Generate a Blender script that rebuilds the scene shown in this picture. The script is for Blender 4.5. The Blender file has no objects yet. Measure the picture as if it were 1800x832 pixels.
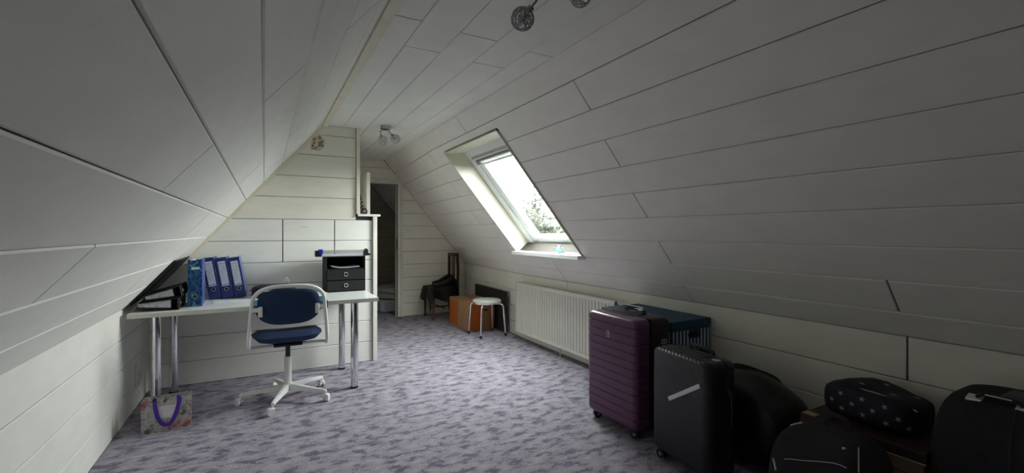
import bpy, bmesh, math, random
from mathutils import Vector, Matrix
random.seed(7)
sc = bpy.context.scene
PI = math.pi
# ------------------------------------------------------------------ camera
cam = bpy.data.cameras.new('camera'); camo = bpy.data.objects.new('camera', cam)
sc.collection.objects.link(camo); sc.camera = camo
cam.sensor_width = 36.0; cam.lens = 794.0/1800.0*36.0
cam.shift_y = -7.0/1800.0; cam.clip_start = 0.02; cam.clip_end = 500
camo.location = (0, 0, 1.30); camo.rotation_euler = (PI/2, 0, -math.atan(435.0/794.0))
# ------------------------------------------------------------------ world, exposure
w = bpy.data.worlds.new('overcast_sky'); sc.world = w; w.use_nodes = True
nt = w.node_tree; bg = nt.nodes['Background']
tc = nt.nodes.new('ShaderNodeTexCoord'); nz = nt.nodes.new('ShaderNodeTexNoise'); nz.inputs['Scale'].default_value = 1.6
rp = nt.nodes.new('ShaderNodeValToRGB')
rp.color_ramp.elements[0].position = .3; rp.color_ramp.elements[0].color = (.97, .97, .96, 1)
rp.color_ramp.elements[1].position = .7; rp.color_ramp.elements[1].color = (1.0, .985, .95, 1)
nt.links.new(tc.outputs['Generated'], nz.inputs['Vector']); nt.links.new(nz.outputs['Fac'], rp.inputs['Fac'])
nt.links.new(rp.outputs['Color'], bg.inputs['Color']); bg.inputs['Strength'].default_value = 10.0
vs = sc.view_settings; sc.display_settings.display_device = 'sRGB'
vs.view_transform = 'Standard'; vs.look = 'None'; vs.gamma = 1.0; vs.use_curve_mapping = False
vs.exposure = 1.8
cy = sc.cycles
cy.use_denoising = True; cy.max_bounces = 14; cy.diffuse_bounces = 9; cy.glossy_bounces = 5
cy.transparent_max_bounces = 16; cy.transmission_bounces = 6; cy.caustics_reflective = False; cy.caustics_refractive = False
cy.sample_clamp_indirect = 8.0
# room numbers (metres)
XL, XR, ZK, ZC = -.835, 2.785, .785, 2.34
CL, CR = .49, 1.50
YB, YF, YN = 4.70, 6.95, -1.3
# skylight frame of reference on the slope at the right
LS_ = math.hypot(XR-CR, ZC-ZK)
DV = Vector(((XR-CR)/LS_, 0, -(ZC-ZK)/LS_)); NO = Vector(((ZC-ZK)/LS_, 0, (XR-CR)/LS_))
WY0, WY1, WV0, WV1 = 3.28, 4.50, .25, 1.62
# light portal in the skylight opening (guides daylight sampling only, gives no light of its own)
pl = bpy.data.lights.new('skylight_portal', 'AREA'); pl.shape = 'RECTANGLE'; pl.size = 1.36; pl.size_y = 1.50
po = bpy.data.objects.new('skylight_portal', pl); sc.collection.objects.link(po)
pl.cycles.is_portal = True
pc = Vector((CR, 3.89, ZC)) + DV*1.06 + NO*.30
po.location = pc; po.rotation_euler = NO.to_track_quat('Z', 'Y').to_euler()

# ================================================================== helpers
def new_mat(name): 
    m = bpy.data.materials.new(name); m.use_nodes = True
    return m, m.node_tree, m.node_tree.nodes['Principled BSDF']
def mat(name, col, rough=.6, metal=0, var=.06, scale=8, bump=0, bscale=60, spec=.5, coat=0, stretch=None):
    m, t, p = new_mat(name)
    p.inputs['Roughness'].default_value = rough; p.inputs['Metallic'].default_value = metal
    p.inputs['Specular IOR Level'].default_value = spec; p.inputs['Coat Weight'].default_value = coat
    c = t.nodes.new('ShaderNodeTexCoord'); mp = t.nodes.new('ShaderNodeMapping')
    t.links.new(c.outputs['Object'], mp.inputs['Vector'])
    if stretch: mp.inputs['Scale'].default_value = stretch
    n = t.nodes.new('ShaderNodeTexNoise'); n.inputs['Scale'].default_value = scale; n.inputs['Detail'].default_value = 4
    t.links.new(mp.outputs['Vector'], n.inputs['Vector'])
    r = t.nodes.new('ShaderNodeValToRGB')
    r.color_ramp.elements[0].position = .3; r.color_ramp.elements[1].position = .7
    r.color_ramp.elements[0].color = tuple(max(0, x*(1-var)) for x in col)+(1,)
    r.color_ramp.elements[1].color = tuple(min(1, x*(1+var)) for x in col)+(1,)
    t.links.new(n.outputs['Fac'], r.inputs['Fac']); t.links.new(r.outputs['Color'], p.inputs['Base Color'])
    if bump:
        n2 = t.nodes.new('ShaderNodeTexNoise'); n2.inputs['Scale'].default_value = bscale; n2.inputs['Detail'].default_value = 3
        t.links.new(mp.outputs['Vector'], n2.inputs['Vector'])
        b = t.nodes.new('ShaderNodeBump'); b.inputs['Strength'].default_value = bump; b.inputs['Distance'].default_value = .004
        t.links.new(n2.outputs['Fac'], b.inputs['Height']); t.links.new(b.outputs['Normal'], p.inputs['Normal'])
    return m
M = {}
# panel laminate with the faint woven relief seen in the photo
M['panel'] = mat('white_laminate_panel', (.85, .84, .80), .6, var=.03, scale=5, bump=.12, bscale=70, stretch=(1, 1, 3))
M['panel_slope'] = mat('grey_white_laminate_panel', (.86, .825, .785), .6, var=.03, scale=5, bump=.12, bscale=70, stretch=(2, 1, 2))
M['panel_cream'] = mat('cream_laminate_panel', (.84, .805, .72), .6, var=.035, scale=5, bump=.12, bscale=70, stretch=(1, 1, 3))
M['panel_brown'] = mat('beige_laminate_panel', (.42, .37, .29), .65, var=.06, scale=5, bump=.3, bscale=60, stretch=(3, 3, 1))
M['joint'] = mat('panel_joint', (.045, .038, .030), .8)
M['cream'] = mat('cream_trim', (.78, .74, .60), .5)
M['cream_w'] = mat('white_trim', (.74, .73, .67), .5)
M['wwhite'] = mat('white_lacquer', (.84, .85, .84), .35, var=.02)
M['lining'] = mat('skylight_lining', (.60, .58, .48), .45, var=.02)
M['sky_frame'] = mat('white_window_frame', (.80, .82, .83), .35, var=.02)
M['gasket'] = mat('grey_gasket', (.30, .34, .36), .5)
M['blind'] = mat('pleated_blind', (.55, .56, .57), .8)
M['alu'] = mat('brushed_aluminium', (.6, .6, .6), .35, .9)
M['chrome'] = mat('chrome', (.78, .78, .82), .10, 1.0, var=.02)
M['blackfoot'] = mat('black_plastic', (.012, .012, .013), .45)
M['desk'] = mat('white_desktop', (.78, .80, .78), .28, var=.02)
M['deskedge'] = mat('cream_edge_band', (.62, .61, .55), .5)
M['chairwhite'] = mat('white_plastic', (.74, .74, .73), .4, var=.02)
M['bluefab'] = mat('blue_fabric', (.010, .030, .085), .9, var=.25, scale=200, bump=.5, bscale=300)
M['blue'] = mat('blue_binder_board', (.016, .028, .15), .38, var=.12, scale=30)
M['bluelt'] = mat('bright_blue_board', (.07, .10, .36), .35, var=.1, scale=12)
M['printgrey'] = mat('grey_print', (.25, .27, .33), .7)
M['paper'] = mat('paper', (.66, .67, .70), .8, var=.08, scale=20)
M['pagesedge'] = mat('page_edges', (.52, .52, .56), .8, var=.25, scale=40, stretch=(1, 1, 30))
M['label'] = mat('grey_spine_label', (.56, .60, .68), .7, var=.15, scale=60)
M['black'] = mat('black_board', (.008, .008, .009), .45)
M['blackfab'] = mat('black_fabric', (.010, .010, .011), .85, var=.3, scale=60, bump=.5, bscale=220)
M['blacknylon'] = mat('black_nylon', (.006, .006, .007), .38, var=.3, scale=20, bump=.5, bscale=35)
M['darkfab'] = mat('charcoal_nonwoven', (.013, .013, .014), .8, var=.2, scale=50, bump=.3, bscale=200)
M['teal'] = mat('teal_pad', (.012, .11, .16), .5)
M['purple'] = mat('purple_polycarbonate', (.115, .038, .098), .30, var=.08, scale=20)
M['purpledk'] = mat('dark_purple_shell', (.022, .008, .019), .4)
M['zip'] = mat('black_zip', (.008, .008, .009), .7)
M['tape'] = mat('silver_badge', (.75, .72, .75), .4, 0)
M['bluebox'] = mat('blue_cardboard', (.012, .065, .125), .6, var=.08, scale=10)
M['wood_dk'] = mat('dark_stained_wood', (.030, .012, .008), .35, var=.4, scale=12, stretch=(8, 8, 1))
M['wood_md'] = mat('brown_stained_wood', (.10, .035, .020), .4, var=.3, scale=12, stretch=(8, 8, 1))
M['card'] = mat('cardboard', (.36, .20, .10), .8, var=.08, scale=14)
M['orange'] = mat('orange_print', (.50, .115, .012), .7, var=.08, scale=14)
M['seatwhite'] = mat('white_vinyl', (.62, .64, .60), .4, var=.02)
M['dkpanel'] = mat('charcoal_panel', (.022, .021, .024), .5, var=.15)
M['rad'] = mat('radiator_enamel', (.74, .725, .66), .35, var=.02)
M['ribbon'] = mat('purple_ribbon', (.085, .022, .34), .35, var=.15, scale=50)
M['steel'] = mat('nickel', (.42, .40, .38), .3, 1.0)
M['wiresilver'] = mat('silver_wire', (.62, .62, .63), .25, 1.0)
M['reflect'] = mat('reflective_strip', (.55, .55, .56), .5)
M['bark'] = mat('bark', (.012, .010, .007), .9)
M['leaf'] = mat('pale_spring_leaf', (.016, .019, .011), .8, var=.3, scale=3)
M['field'] = mat('spring_field', (.014, .026, .012), 1, var=.25, scale=.2, spec=.0)
M['bedding'] = mat('white_bedding', (.60, .58, .54), .9, var=.1)

def blind_mat():
    m, t, p = new_mat('translucent_blind_cloth'); out = t.nodes['Material Output']; p.inputs['Base Color'].default_value = (.62, .62, .62, 1); p.inputs['Roughness'].default_value = .9
    tl = t.nodes.new('ShaderNodeBsdfTranslucent'); tl.inputs['Color'].default_value = (.30, .30, .30, 1)
    mx = t.nodes.new('ShaderNodeMixShader'); mx.inputs[0].default_value = .10
    t.links.new(p.outputs[0], mx.inputs[1]); t.links.new(tl.outputs[0], mx.inputs[2]); t.links.new(mx.outputs[0], out.inputs['Surface']); return m
M['blind'] = blind_mat()
def glass_mat():
    m, t, p = new_mat('window_glass'); t.nodes.remove(p)
    out = t.nodes['Material Output']; tr = t.nodes.new('ShaderNodeBsdfTransparent'); gl = t.nodes.new('ShaderNodeBsdfGlossy')
    tr.inputs['Color'].default_value = (.93, .97, .96, 1); gl.inputs['Roughness'].default_value = .02
    mx = t.nodes.new('ShaderNodeMixShader'); lw = t.nodes.new('ShaderNodeLayerWeight'); lw.inputs['Blend'].default_value = .5
    pw = t.nodes.new('ShaderNodeMath'); pw.operation = 'POWER'; pw.inputs[1].default_value = 5
    ml = t.nodes.new('ShaderNodeMath'); ml.operation = 'MULTIPLY_ADD'; ml.inputs[1].default_value = .8; ml.inputs[2].default_value = .05
    t.links.new(lw.outputs['Facing'], pw.inputs[0]); t.links.new(pw.outputs[0], ml.inputs[0]); t.links.new(ml.outputs[0], mx.inputs[0]); t.links.new(tr.outputs[0], mx.inputs[1]); t.links.new(gl.outputs[0], mx.inputs[2])
    t.links.new(mx.outputs[0], out.inputs['Surface']); return m
M['glass'] = glass_mat()
def carpet_mat():
    m, t, p = new_mat('mottled_carpet'); N = t.nodes.new; L = t.links.new
    c = N('ShaderNodeTexCoord'); mp = N('ShaderNodeMapping'); mp.inputs['Scale'].default_value = (1, 1.9, 1)
    mp.inputs['Rotation'].default_value = (0, 0, .10)
    L(c.outputs['Object'], mp.inputs['Vector'])
    wn = N('ShaderNodeTexNoise'); wn.inputs['Scale'].default_value = 18; wn.inputs['Detail'].default_value = 4
    L(mp.outputs[0], wn.inputs['Vector'])
    sb = N('ShaderNodeVectorMath'); sb.operation = 'SUBTRACT'; sb.inputs[1].default_value = (.5, .5, .5); L(wn.outputs['Color'], sb.inputs[0])
    scl = N('ShaderNodeVectorMath'); scl.operation = 'SCALE'; scl.inputs['Scale'].default_value = .10; L(sb.outputs[0], scl.inputs[0])
    ad = N('ShaderNodeVectorMath'); ad.operation = 'ADD'; L(mp.outputs[0], ad.inputs[0]); L(scl.outputs[0], ad.inputs[1])
    a = N('ShaderNodeTexNoise'); a.inputs['Scale'].default_value = 9.2; a.inputs['Detail'].default_value = 5; a.inputs['Roughness'].default_value = .62
    L(ad.outputs[0], a.inputs['Vector'])
    r = N('ShaderNodeValToRGB'); e = r.color_ramp.elements
    e[0].position = .36; e[0].color = (.145, .128, .175, 1); e[1].position = .70; e[1].color = (.41, .38, .43, 1)
    x = e.new(.43); x.color = (.19, .172, .225, 1)
    x = e.new(.475); x.color = (.295, .27, .32, 1)
    x = e.new(.56); x.color = (.34, .315, .365, 1)
    L(a.outputs['Fac'], r.inputs['Fac'])
    f = N('ShaderNodeTexNoise'); f.inputs['Scale'].default_value = 160; f.inputs['Detail'].default_value = 2; L(c.outputs['Object'], f.inputs['Vector'])
    mx = N('ShaderNodeMix'); mx.data_type = 'RGBA'; mx.blend_type = 'OVERLAY'; mx.inputs['Factor'].default_value = .8
    L(r.outputs['Color'], mx.inputs['A']); L(f.outputs['Fac'], mx.inputs['B']); L(mx.outputs['Result'], p.inputs['Base Color'])
    b = N('ShaderNodeBump'); b.inputs['Strength'].default_value = .8; b.inputs['Distance'].default_value = .006
    L(f.outputs['Fac'], b.inputs['Height']); L(b.outputs['Normal'], p.inputs['Normal'])
    p.inputs['Roughness'].default_value = .95; p.inputs['Specular IOR Level'].default_value = .1
    return m
M['carpet'] = carpet_mat()
def marble_mat():
    m, t, p = new_mat('blue_marbled_paper'); N = t.nodes.new; L = t.links.new
    c = N('ShaderNodeTexCoord'); n = N('ShaderNodeTexNoise'); n.inputs['Scale'].default_value = 10; n.inputs['Detail'].default_value = 1.5; n.inputs['Distortion'].default_value = 2.6
    L(c.outputs['Object'], n.inputs['Vector'])
    r = N('ShaderNodeValToRGB'); e = r.color_ramp.elements
    e[0].position = .0; e[0].color = (.006, .022, .14, 1); e[1].position = 1; e[1].color = (.008, .04, .22, 1)
    for q, k in ((.44, (.004, .022, .13, 1)), (.475, (.06, .34, .46, 1)), (.50, (.008, .045, .19, 1)), (.59, (.004, .022, .14, 1)), (.62, (.03, .22, .38, 1)), (.645, (.005, .03, .17, 1))):
        x = e.new(q); x.color = k
    L(n.outputs['Fac'], r.inputs['Fac']); L(r.outputs['Color'], p.inputs['Base Color']); p.inputs['Roughness'].default_value = .3
    return m
M['marble'] = marble_mat()
def floral_mat():
    m, t, p = new_mat('floral_print_paper'); N = t.nodes.new; L = t.links.new
    c = N('ShaderNodeTexCoord')
    n = N('ShaderNodeTexNoise'); n.inputs['Scale'].default_value = 13; n.inputs['Detail'].default_value = 3; L(c.outputs['Object'], n.inputs['Vector'])
    r = N('ShaderNodeValToRGB'); e = r.color_ramp.elements
    e[0].position = .36; e[0].color = (.20, .24, .17, 1); e[1].position = .68; e[1].color = (.62, .20, .26, 1)
    for q, k in ((.42, (.74, .74, .72, 1)), (.55, (.78, .76, .76, 1)), (.61, (.80, .50, .44, 1))):
        x = e.new(q); x.color = k
    L(n.outputs['Fac'], r.inputs['Fac'])
    n2 = N('ShaderNodeTexNoise'); n2.inputs['Scale'].default_value = 70; L(c.outputs['Object'], n2.inputs['Vector'])
    r2 = N('ShaderNodeValToRGB'); r2.color_ramp.elements[0].position = .36; r2.color_ramp.elements[0].color = (.25, .30, .22, 1); r2.color_ramp.elements[1].position = .45; r2.color_ramp.elements[1].color = (1, 1, 1, 1)
    L(n2.outputs['Fac'], r2.inputs['Fac'])
    mx = N('ShaderNodeMix'); mx.data_type = 'RGBA'; mx.blend_type = 'MULTIPLY'; mx.inputs['Factor'].default_value = .6
    L(r.outputs['Color'], mx.inputs['A']); L(r2.outputs['Color'], mx.inputs['B']); L(mx.outputs['Result'], p.inputs['Base Color'])
    p.inputs['Roughness'].default_value = .5; return m
M['floral'] = floral_mat()
def ribbed_mat():
    m, t, p = new_mat('black_ribbed_shell'); N = t.nodes.new; L = t.links.new
    c = N('ShaderNodeTexCoord'); mp = N('ShaderNodeMapping'); mp.inputs['Rotation'].default_value = (math.radians(64), 0, 0); L(c.outputs['Object'], mp.inputs['Vector'])
    wv = N('ShaderNodeTexWave'); wv.wave_type = 'BANDS'; wv.bands_direction = 'Y'; wv.inputs['Scale'].default_value = 26; wv.inputs['Distortion'].default_value = 0
    L(mp.outputs[0], wv.inputs['Vector'])
    b = N('ShaderNodeBump'); b.inputs['Strength'].default_value = .35; b.inputs['Distance'].default_value = .003
    L(wv.outputs['Fac'], b.inputs['Height']); L(b.outputs['Normal'], p.inputs['Normal'])
    p.inputs['Base Color'].default_value = (.013, .013, .017, 1); p.inputs['Roughness'].default_value = .38; return m
M['ribbed'] = ribbed_mat()

def link(name, bm, m, parent=None, smooth=False, kind=None):
    me = bpy.data.meshes.new(name); bmesh.ops.recalc_face_normals(bm, faces=bm.faces); bm.to_mesh(me); bm.free()
    o = bpy.data.objects.new(name, me); sc.collection.objects.link(o)
    if m is not None: me.materials.append(m)
    if smooth:
        me.polygons.foreach_set('use_smooth', [True]*len(me.polygons))
        me.set_sharp_from_angle(angle=math.radians(38))
    if parent is not None: o.parent = parent
    if kind: o['kind'] = kind
    return o
def tag(o, label=None, cat=None, group=None, kind=None):
    if label: o['label'] = label
    if cat: o['category'] = cat
    if group: o['group'] = group
    if kind: o['kind'] = kind
    return o
def thing(name, label, cat, loc=(0, 0, 0), rz=0, group=None):
    o = bpy.data.objects.new(name, None); sc.collection.objects.link(o); o.location = loc; o.rotation_euler = (0, 0, rz)
    o.empty_display_size = .1
    return tag(o, label, cat, group)
def BM(): return bmesh.new()
def xf(vs, rot=None, c=(0, 0, 0)):
    c = Vector(c)
    for v in vs: v.co = (rot @ v.co if rot is not None else v.co) + c
def R(ax, deg): return Matrix.Rotation(math.radians(deg), 3, ax)
def box(bm, c, s, bev=0, seg=2, rot=None):
    r = bmesh.ops.create_cube(bm, size=1)['verts']
    for v in r: v.co = Vector((v.co.x*s[0], v.co.y*s[1], v.co.z*s[2]))
    if bev:
        es = list({e for v in r for e in v.link_edges})
        res = bmesh.ops.bevel(bm, geom=es, offset=min(bev, min(s)*.49), segments=seg, affect='EDGES', profile=.5)
        r = list({v for f in res['faces'] for v in f.verts} | {v for v in r if v.is_valid})
        # gather the whole island
        seen = set(r); st = list(r)
        while st:
            v = st.pop()
            for e in v.link_edges:
                o = e.other_vert(v)
                if o not in seen: seen.add(o); st.append(o)
        r = list(seen)
    xf(r, rot, c); return r
def span(bm, a, b, bev=0, seg=2):
    return box(bm, [(a[i]+b[i])/2 for i in range(3)], [abs(b[i]-a[i]) for i in range(3)], bev, seg)
def cyl(bm, p0, p1, r0, r1=None, n=20, cap=True):
    r1 = r0 if r1 is None else r1; p0 = Vector(p0); p1 = Vector(p1); d = p1-p0
    v = bmesh.ops.create_cone(bm, cap_ends=cap, segments=n, radius1=r0, radius2=r1, depth=d.length)['verts']
    xf(v, d.to_track_quat('Z', 'Y').to_matrix(), (p0+p1)/2); return v
def tube(bm, pts, r, n=8, closed=False, flat=None):
    """swept tube; r is one radius or one per point; flat=(width,thick) sweeps a ribbon instead"""
    pts = [Vector(p) for p in pts]; rings = []; N = len(pts); up = None
    for i, p in enumerate(pts):
        a = pts[(i-1) % N] if closed or i else p; b = pts[(i+1) % N] if closed or i < N-1 else p
        t = (b-a).normalized()
        if up is None:
            up = Vector((0, 0, 1)) if abs(t.z) < .9 else Vector((1, 0, 0))
        x = up.cross(t).normalized(); y = t.cross(x).normalized(); up = y
        rr = r[i] if isinstance(r, (list, tuple)) else r
        ring = []
        for k in range(n):
            an = 2*PI*k/n
            if flat: q = x*(math.copysign(abs(math.cos(an))**.5, math.cos(an))*flat[0]/2)+y*(math.sin(an)*flat[1]/2)
            else: q = x*math.cos(an)*rr + y*math.sin(an)*rr
            ring.append(bm.verts.new(p+q))
        rings.append(ring)
    for i in range(N if closed else N-1):
        A, B = rings[i], rings[(i+1) % N]
        for k in range(n): bm.faces.new((A[k], A[(k+1) % n], B[(k+1) % n], B[k]))
    if not closed: bm.faces.new(rings[0]); bm.faces.new(rings[-1][::-1])
def lathe(bm, prof, c=(0, 0, 0), n=28):
    c = Vector(c); rings = []
    for r, z in prof:
        rings.append([bm.verts.new(c+Vector((r*math.cos(2*PI*k/n), r*math.sin(2*PI*k/n), z))) for k in range(n)] if r > 1e-6 else [bm.verts.new(c+Vector((0, 0, z)))])
    for A, B in zip(rings, rings[1:]):
        for k in range(n):
            j = (k+1) % n
            if len(A) == 1 and len(B) == 1: continue
            if len(A) == 1: bm.faces.new((A[0], B[j], B[k]))
            elif len(B) == 1: bm.faces.new((A[k], A[j], B[0]))
            else: bm.faces.new((A[k], A[j], B[j], B[k]))
def prism(bm, pts, axis, a, b):
    """polygon pts (2D) extruded along axis from a to b. axis 'X': pts=(y,z); 'Y': (x,z); 'Z': (x,y)"""
    def P(u, v, t): return {'X': (t, u, v), 'Y': (u, t, v), 'Z': (u, v, t)}[axis]
    A = [bm.verts.new(P(u, v, a)) for u, v in pts]; B = [bm.verts.new(P(u, v, b)) for u, v in pts]
    n = len(pts); bm.faces.new(A); bm.faces.new(B[::-1])
    for i in range(n): bm.faces.new((A[i], B[i], B[(i+1) % n], A[(i+1) % n]))
def rrect(hx, hy, r, n=5):
    r = min(r, hx*.999, hy*.999); out = []
    for cx, cy_, a0 in ((hx-r, hy-r, 0), (-hx+r, hy-r, 90), (-hx+r, -hy+r, 180), (hx-r, -hy+r, 270)):
        for k in range(n+1):
            a = math.radians(a0+90*k/n); out.append((cx+r*math.cos(a), cy_+r*math.sin(a)))
    return out
def loft(bm, secs, n=5, cap=True):
    """secs: (z, hx, hy, r, cx, cy)"""
    rings = []
    for s in secs:
        z, hx, hy, r = s[:4]; cx, cy_ = s[4:6] if len(s) > 4 else (0, 0)
        rings.append([bm.verts.new((cx+x, cy_+y, z)) for x, y in rrect(hx, hy, r, n)])
    m = len(rings[0])
    for A, B in zip(rings, rings[1:]):
        for k in range(m): bm.faces.new((A[k], A[(k+1) % m], B[(k+1) % m], B[k]))
    if cap: bm.faces.new(rings[0][::-1]); bm.faces.new(rings[-1])
    return rings
def blob(bm, c, s, p=2.6, nu=28, nv=18, f=None):
    """superellipsoid, f(v)->v displaces"""
    def pw(x, e): return math.copysign(abs(x)**e, x)
    e = 2/p; rings = []
    for i in range(1, nv):
        a = -PI/2+PI*i/nv
        rings.append([Vector((pw(math.cos(a), e)*pw(math.cos(2*PI*k/nu), e), pw(math.cos(a), e)*pw(math.sin(2*PI*k/nu), e), pw(math.sin(a), e))) for k in range(nu)])
    def V(v):
        v = Vector((v.x*s[0], v.y*s[1], v.z*s[2]))
        if f: v = f(v)
        return bm.verts.new(v+Vector(c))
    rr = [[V(v) for v in ring] for ring in rings]; bot = V(Vector((0, 0, -1))); top = V(Vector((0, 0, 1)))
    for A, B in zip(rr, rr[1:]):
        for k in range(nu): bm.faces.new((A[k], A[(k+1) % nu], B[(k+1) % nu], B[k]))
    for k in range(nu):
        bm.faces.new((bot, rr[0][(k+1) % nu], rr[0][k])); bm.faces.new((top, rr[-1][k], rr[-1][(k+1) % nu]))

# ================================================================== panelled surfaces
def clip(poly, a, b, c):
    """keep a*u+b*v<=c"""
    out = []
    for i in range(len(poly)):
        p, q = poly[i], poly[(i+1) % len(poly)]
        dp, dq = a*p[0]+b*p[1]-c, a*q[0]+b*q[1]-c
        if dp <= 0: out.append(p)
        if (dp < 0 < dq) or (dq < 0 < dp):
            t = dp/(dp-dq); out.append((p[0]+t*(q[0]-p[0]), p[1]+t*(q[1]-p[1])))
    return out
def area(p): return sum(p[i][0]*p[(i+1) % len(p)][1]-p[(i+1) % len(p)][0]*p[i][1] for i in range(len(p)))/2
def inset(poly, gu, gv):
    """offset each edge inwards; gv for edges running along u, gu for the others (poly counter-clockwise)"""
    n = len(poly); lines = []
    for i in range(n):
        (x0, y0), (x1, y1) = poly[i], poly[(i+1) % n]; dx, dy = x1-x0, y1-y0; L = math.hypot(dx, dy)
        nx, ny = -dy/L, dx/L; g = gv*abs(ny)+gu*abs(nx)
        lines.append((nx, ny, nx*x0+ny*y0+g))
    out = []
    for i in range(n):
        a1, b1, c1 = lines[i-1]; a2, b2, c2 = lines[i]; d = a1*b2-a2*b1
        if abs(d) < 1e-9: out.append((poly[i][0]+a2*gu, poly[i][1]+b2*gv)); continue
        out.append(((c1*b2-c2*b1)/d, (a1*c2-a2*c1)/d))
    return out
def panel(parent, poly, O, U, V, N, m, gap=(.0040, .0018), th=.012, ch=.0045, name='panel'):
    if area(poly) < 0: poly = poly[::-1]
    if area(poly) < .0015: return
    a = inset(poly, gap[0], gap[1]); b = inset(poly, gap[0]+ch*.3, gap[1]+ch)
    bm = BM(); lo = [bm.verts.new(O+U*x+V*y) for x, y in a]; mi = [bm.verts.new(O+U*x+V*y+N*(th-ch)) for x, y in a]
    hi = [bm.verts.new(O+U*x+V*y+N*th) for x, y in b]; n = len(a)
    for A, B in ((lo, mi), (mi, hi)):
        for i in range(n): bm.faces.new((A[i], A[(i+1) % n], B[(i+1) % n], B[i]))
    bm.faces.new(hi)
    return link(name, bm, m, parent)
def rect(u0, v0, u1, v1): return [(u0, v0), (u1, v0), (u1, v1), (u0, v1)]
def rows(parent, bounds, joints, u0, u1, O, U, V, N, m, clips=(), hole=None, mats=None):
    """bounds: row borders along v; joints[i]: joint positions along u in row i"""
    for i in range(len(bounds)-1):
        v0, v1 = bounds[i], bounds[i+1]
        cuts = [u0]+sorted(j for j in joints(i) if u0+.05 < j < u1-.05)+[u1]
        for a, b in zip(cuts, cuts[1:]):
            polys = [rect(a, v0, b, v1)]
            if hole:
                h0, w0, h1, w1 = hole
                if h0 < b and h1 > a and w0 < v1 and w1 > v0:
                    if w0 <= v0 and w1 >= v1: polys = [rect(a, v0, min(h0, b), v1)] if h0 > a else []; polys += [rect(max(h1, a), v0, b, v1)] if h1 < b else []
                    elif w0 > v0:   # opening eats the far edge of this row
                        p = [(a, v0), (b, v0)]
                        p += [(b, v1), (h1, v1), (h1, w0)] if h1 < b else [(b, w0)]
                        p += [(h0, w0), (h0, v1), (a, v1)] if h0 > a else [(a, w0)]
                        polys = [p]
                    else:
                        p = [(b, v1), (a, v1)]
                        p += [(a, v0), (h0, v0), (h0, w1)] if h0 > a else [(a, w1)]
                        p += [(h1, w1), (h1, v0), (b, v0)] if h1 < b else [(b, w1)]
                        polys = [p]
            for p in polys:
                for c in clips: p = clip(p, *c)
                if len(p) > 2: panel(parent, p, O, U, V, N, mats(i) if mats else m)
def slab(name, pts, m, th=.05, outward=None):
    """flat backing wall behind the panels, with thickness outward"""
    bm = BM(); o = Vector(outward)*th; A = [bm.verts.new(Vector(p)) for p in pts]; B = [bm.verts.new(Vector(p)+o) for p in pts]
    bm.faces.new(A); bm.faces.new(B[::-1]); n = len(pts)
    for i in range(n): bm.faces.new((A[i], B[i], B[(i+1) % n], A[(i+1) % n]))
    return link(name, bm, m, kind='structure')
YE = 9.3    # end of the dark room beyond the door
g = .012    # panels stand this proud, backings sit that much outside the room surface
# floor
bm = BM(); span(bm, (-1.0, YN-.1, -.08), (3.3, YE+.1, 0)); floor = link('floor', bm, M['carpet'], kind='structure')
# ceiling: flat strip
ceil = slab('ceiling', [(CL-.03, YN, ZC+g), (CR+.03, YN, ZC+g), (CR+.03, YE, ZC+g), (CL-.03, YE, ZC+g)], M['joint'], .05, (0, 0, 1))
cb = [.54, .683, .895, 1.115, 1.332, CR+.004]
cj = lambda i: [(2.16, 2.49, 2.19, 2.53, 2.23)[i]+k*2.62 for k in (-1, 1, 0, 2)]
rows(ceil, cb, cj, YN, YE, Vector((0, 0, ZC+g)), Vector((0, 1, 0)), Vector((1, 0, 0)), Vector((0, 0, -1)), M['panel'])
# slope at the right with the opening for the skylight
Or = Vector((CR, 0, ZC)) + NO*g
def SP(y, v, out=0): return Vector((CR, y, ZC)) + DV*v + NO*out
bm = BM()
def ringslab(bm, outer, inner, out0, out1):
    (a0, a1, b0, b1), (c0, c1, d0, d1) = outer, inner      # y0,y1,v0,v1
    for y0, y1, v0, v1 in ((a0, c0, b0, b1), (c1, a1, b0, b1), (c0, c1, b0, d0), (c0, c1, d1, b1)):
        vs_ = [bm.verts.new(SP(y, v, o)) for o in (out0, out1) for y, v in ((y0, v0), (y1, v0), (y1, v1), (y0, v1))]
        for f in ((0, 1, 2, 3), (7, 6, 5, 4), (0, 4, 5, 1), (1, 5, 6, 2), (2, 6, 7, 3), (3, 7, 4, 0)): bm.faces.new([vs_[k] for k in f])
ringslab(bm, (YN, YE, -.02, LS_+.02), (WY0-.012, WY1+.012, WV0-.012, WV1+.012), g, .16)
sr = link('ceiling_slope_right', bm, M['joint'], kind='structure')
vx = [-.004]+[(1.611+.1335*k-CR)/DV.x for k in range(9)]+[LS_+.003]
def rj(i):
    if i == 9: return [2.29, 3.88, -.5]
    if i == 8: return [1.01, 3.88, 6.0]
    return [3.795, 6.59] if i % 2 == 0 else [2.168+.015*i-2.79, 2.168+.015*i, 4.96]
rows(sr, vx, rj, YN, YE, Or, Vector((0, 1, 0)), DV, -NO, M['panel_slope'], hole=(WY0, WV0, WY1, WV1))
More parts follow.
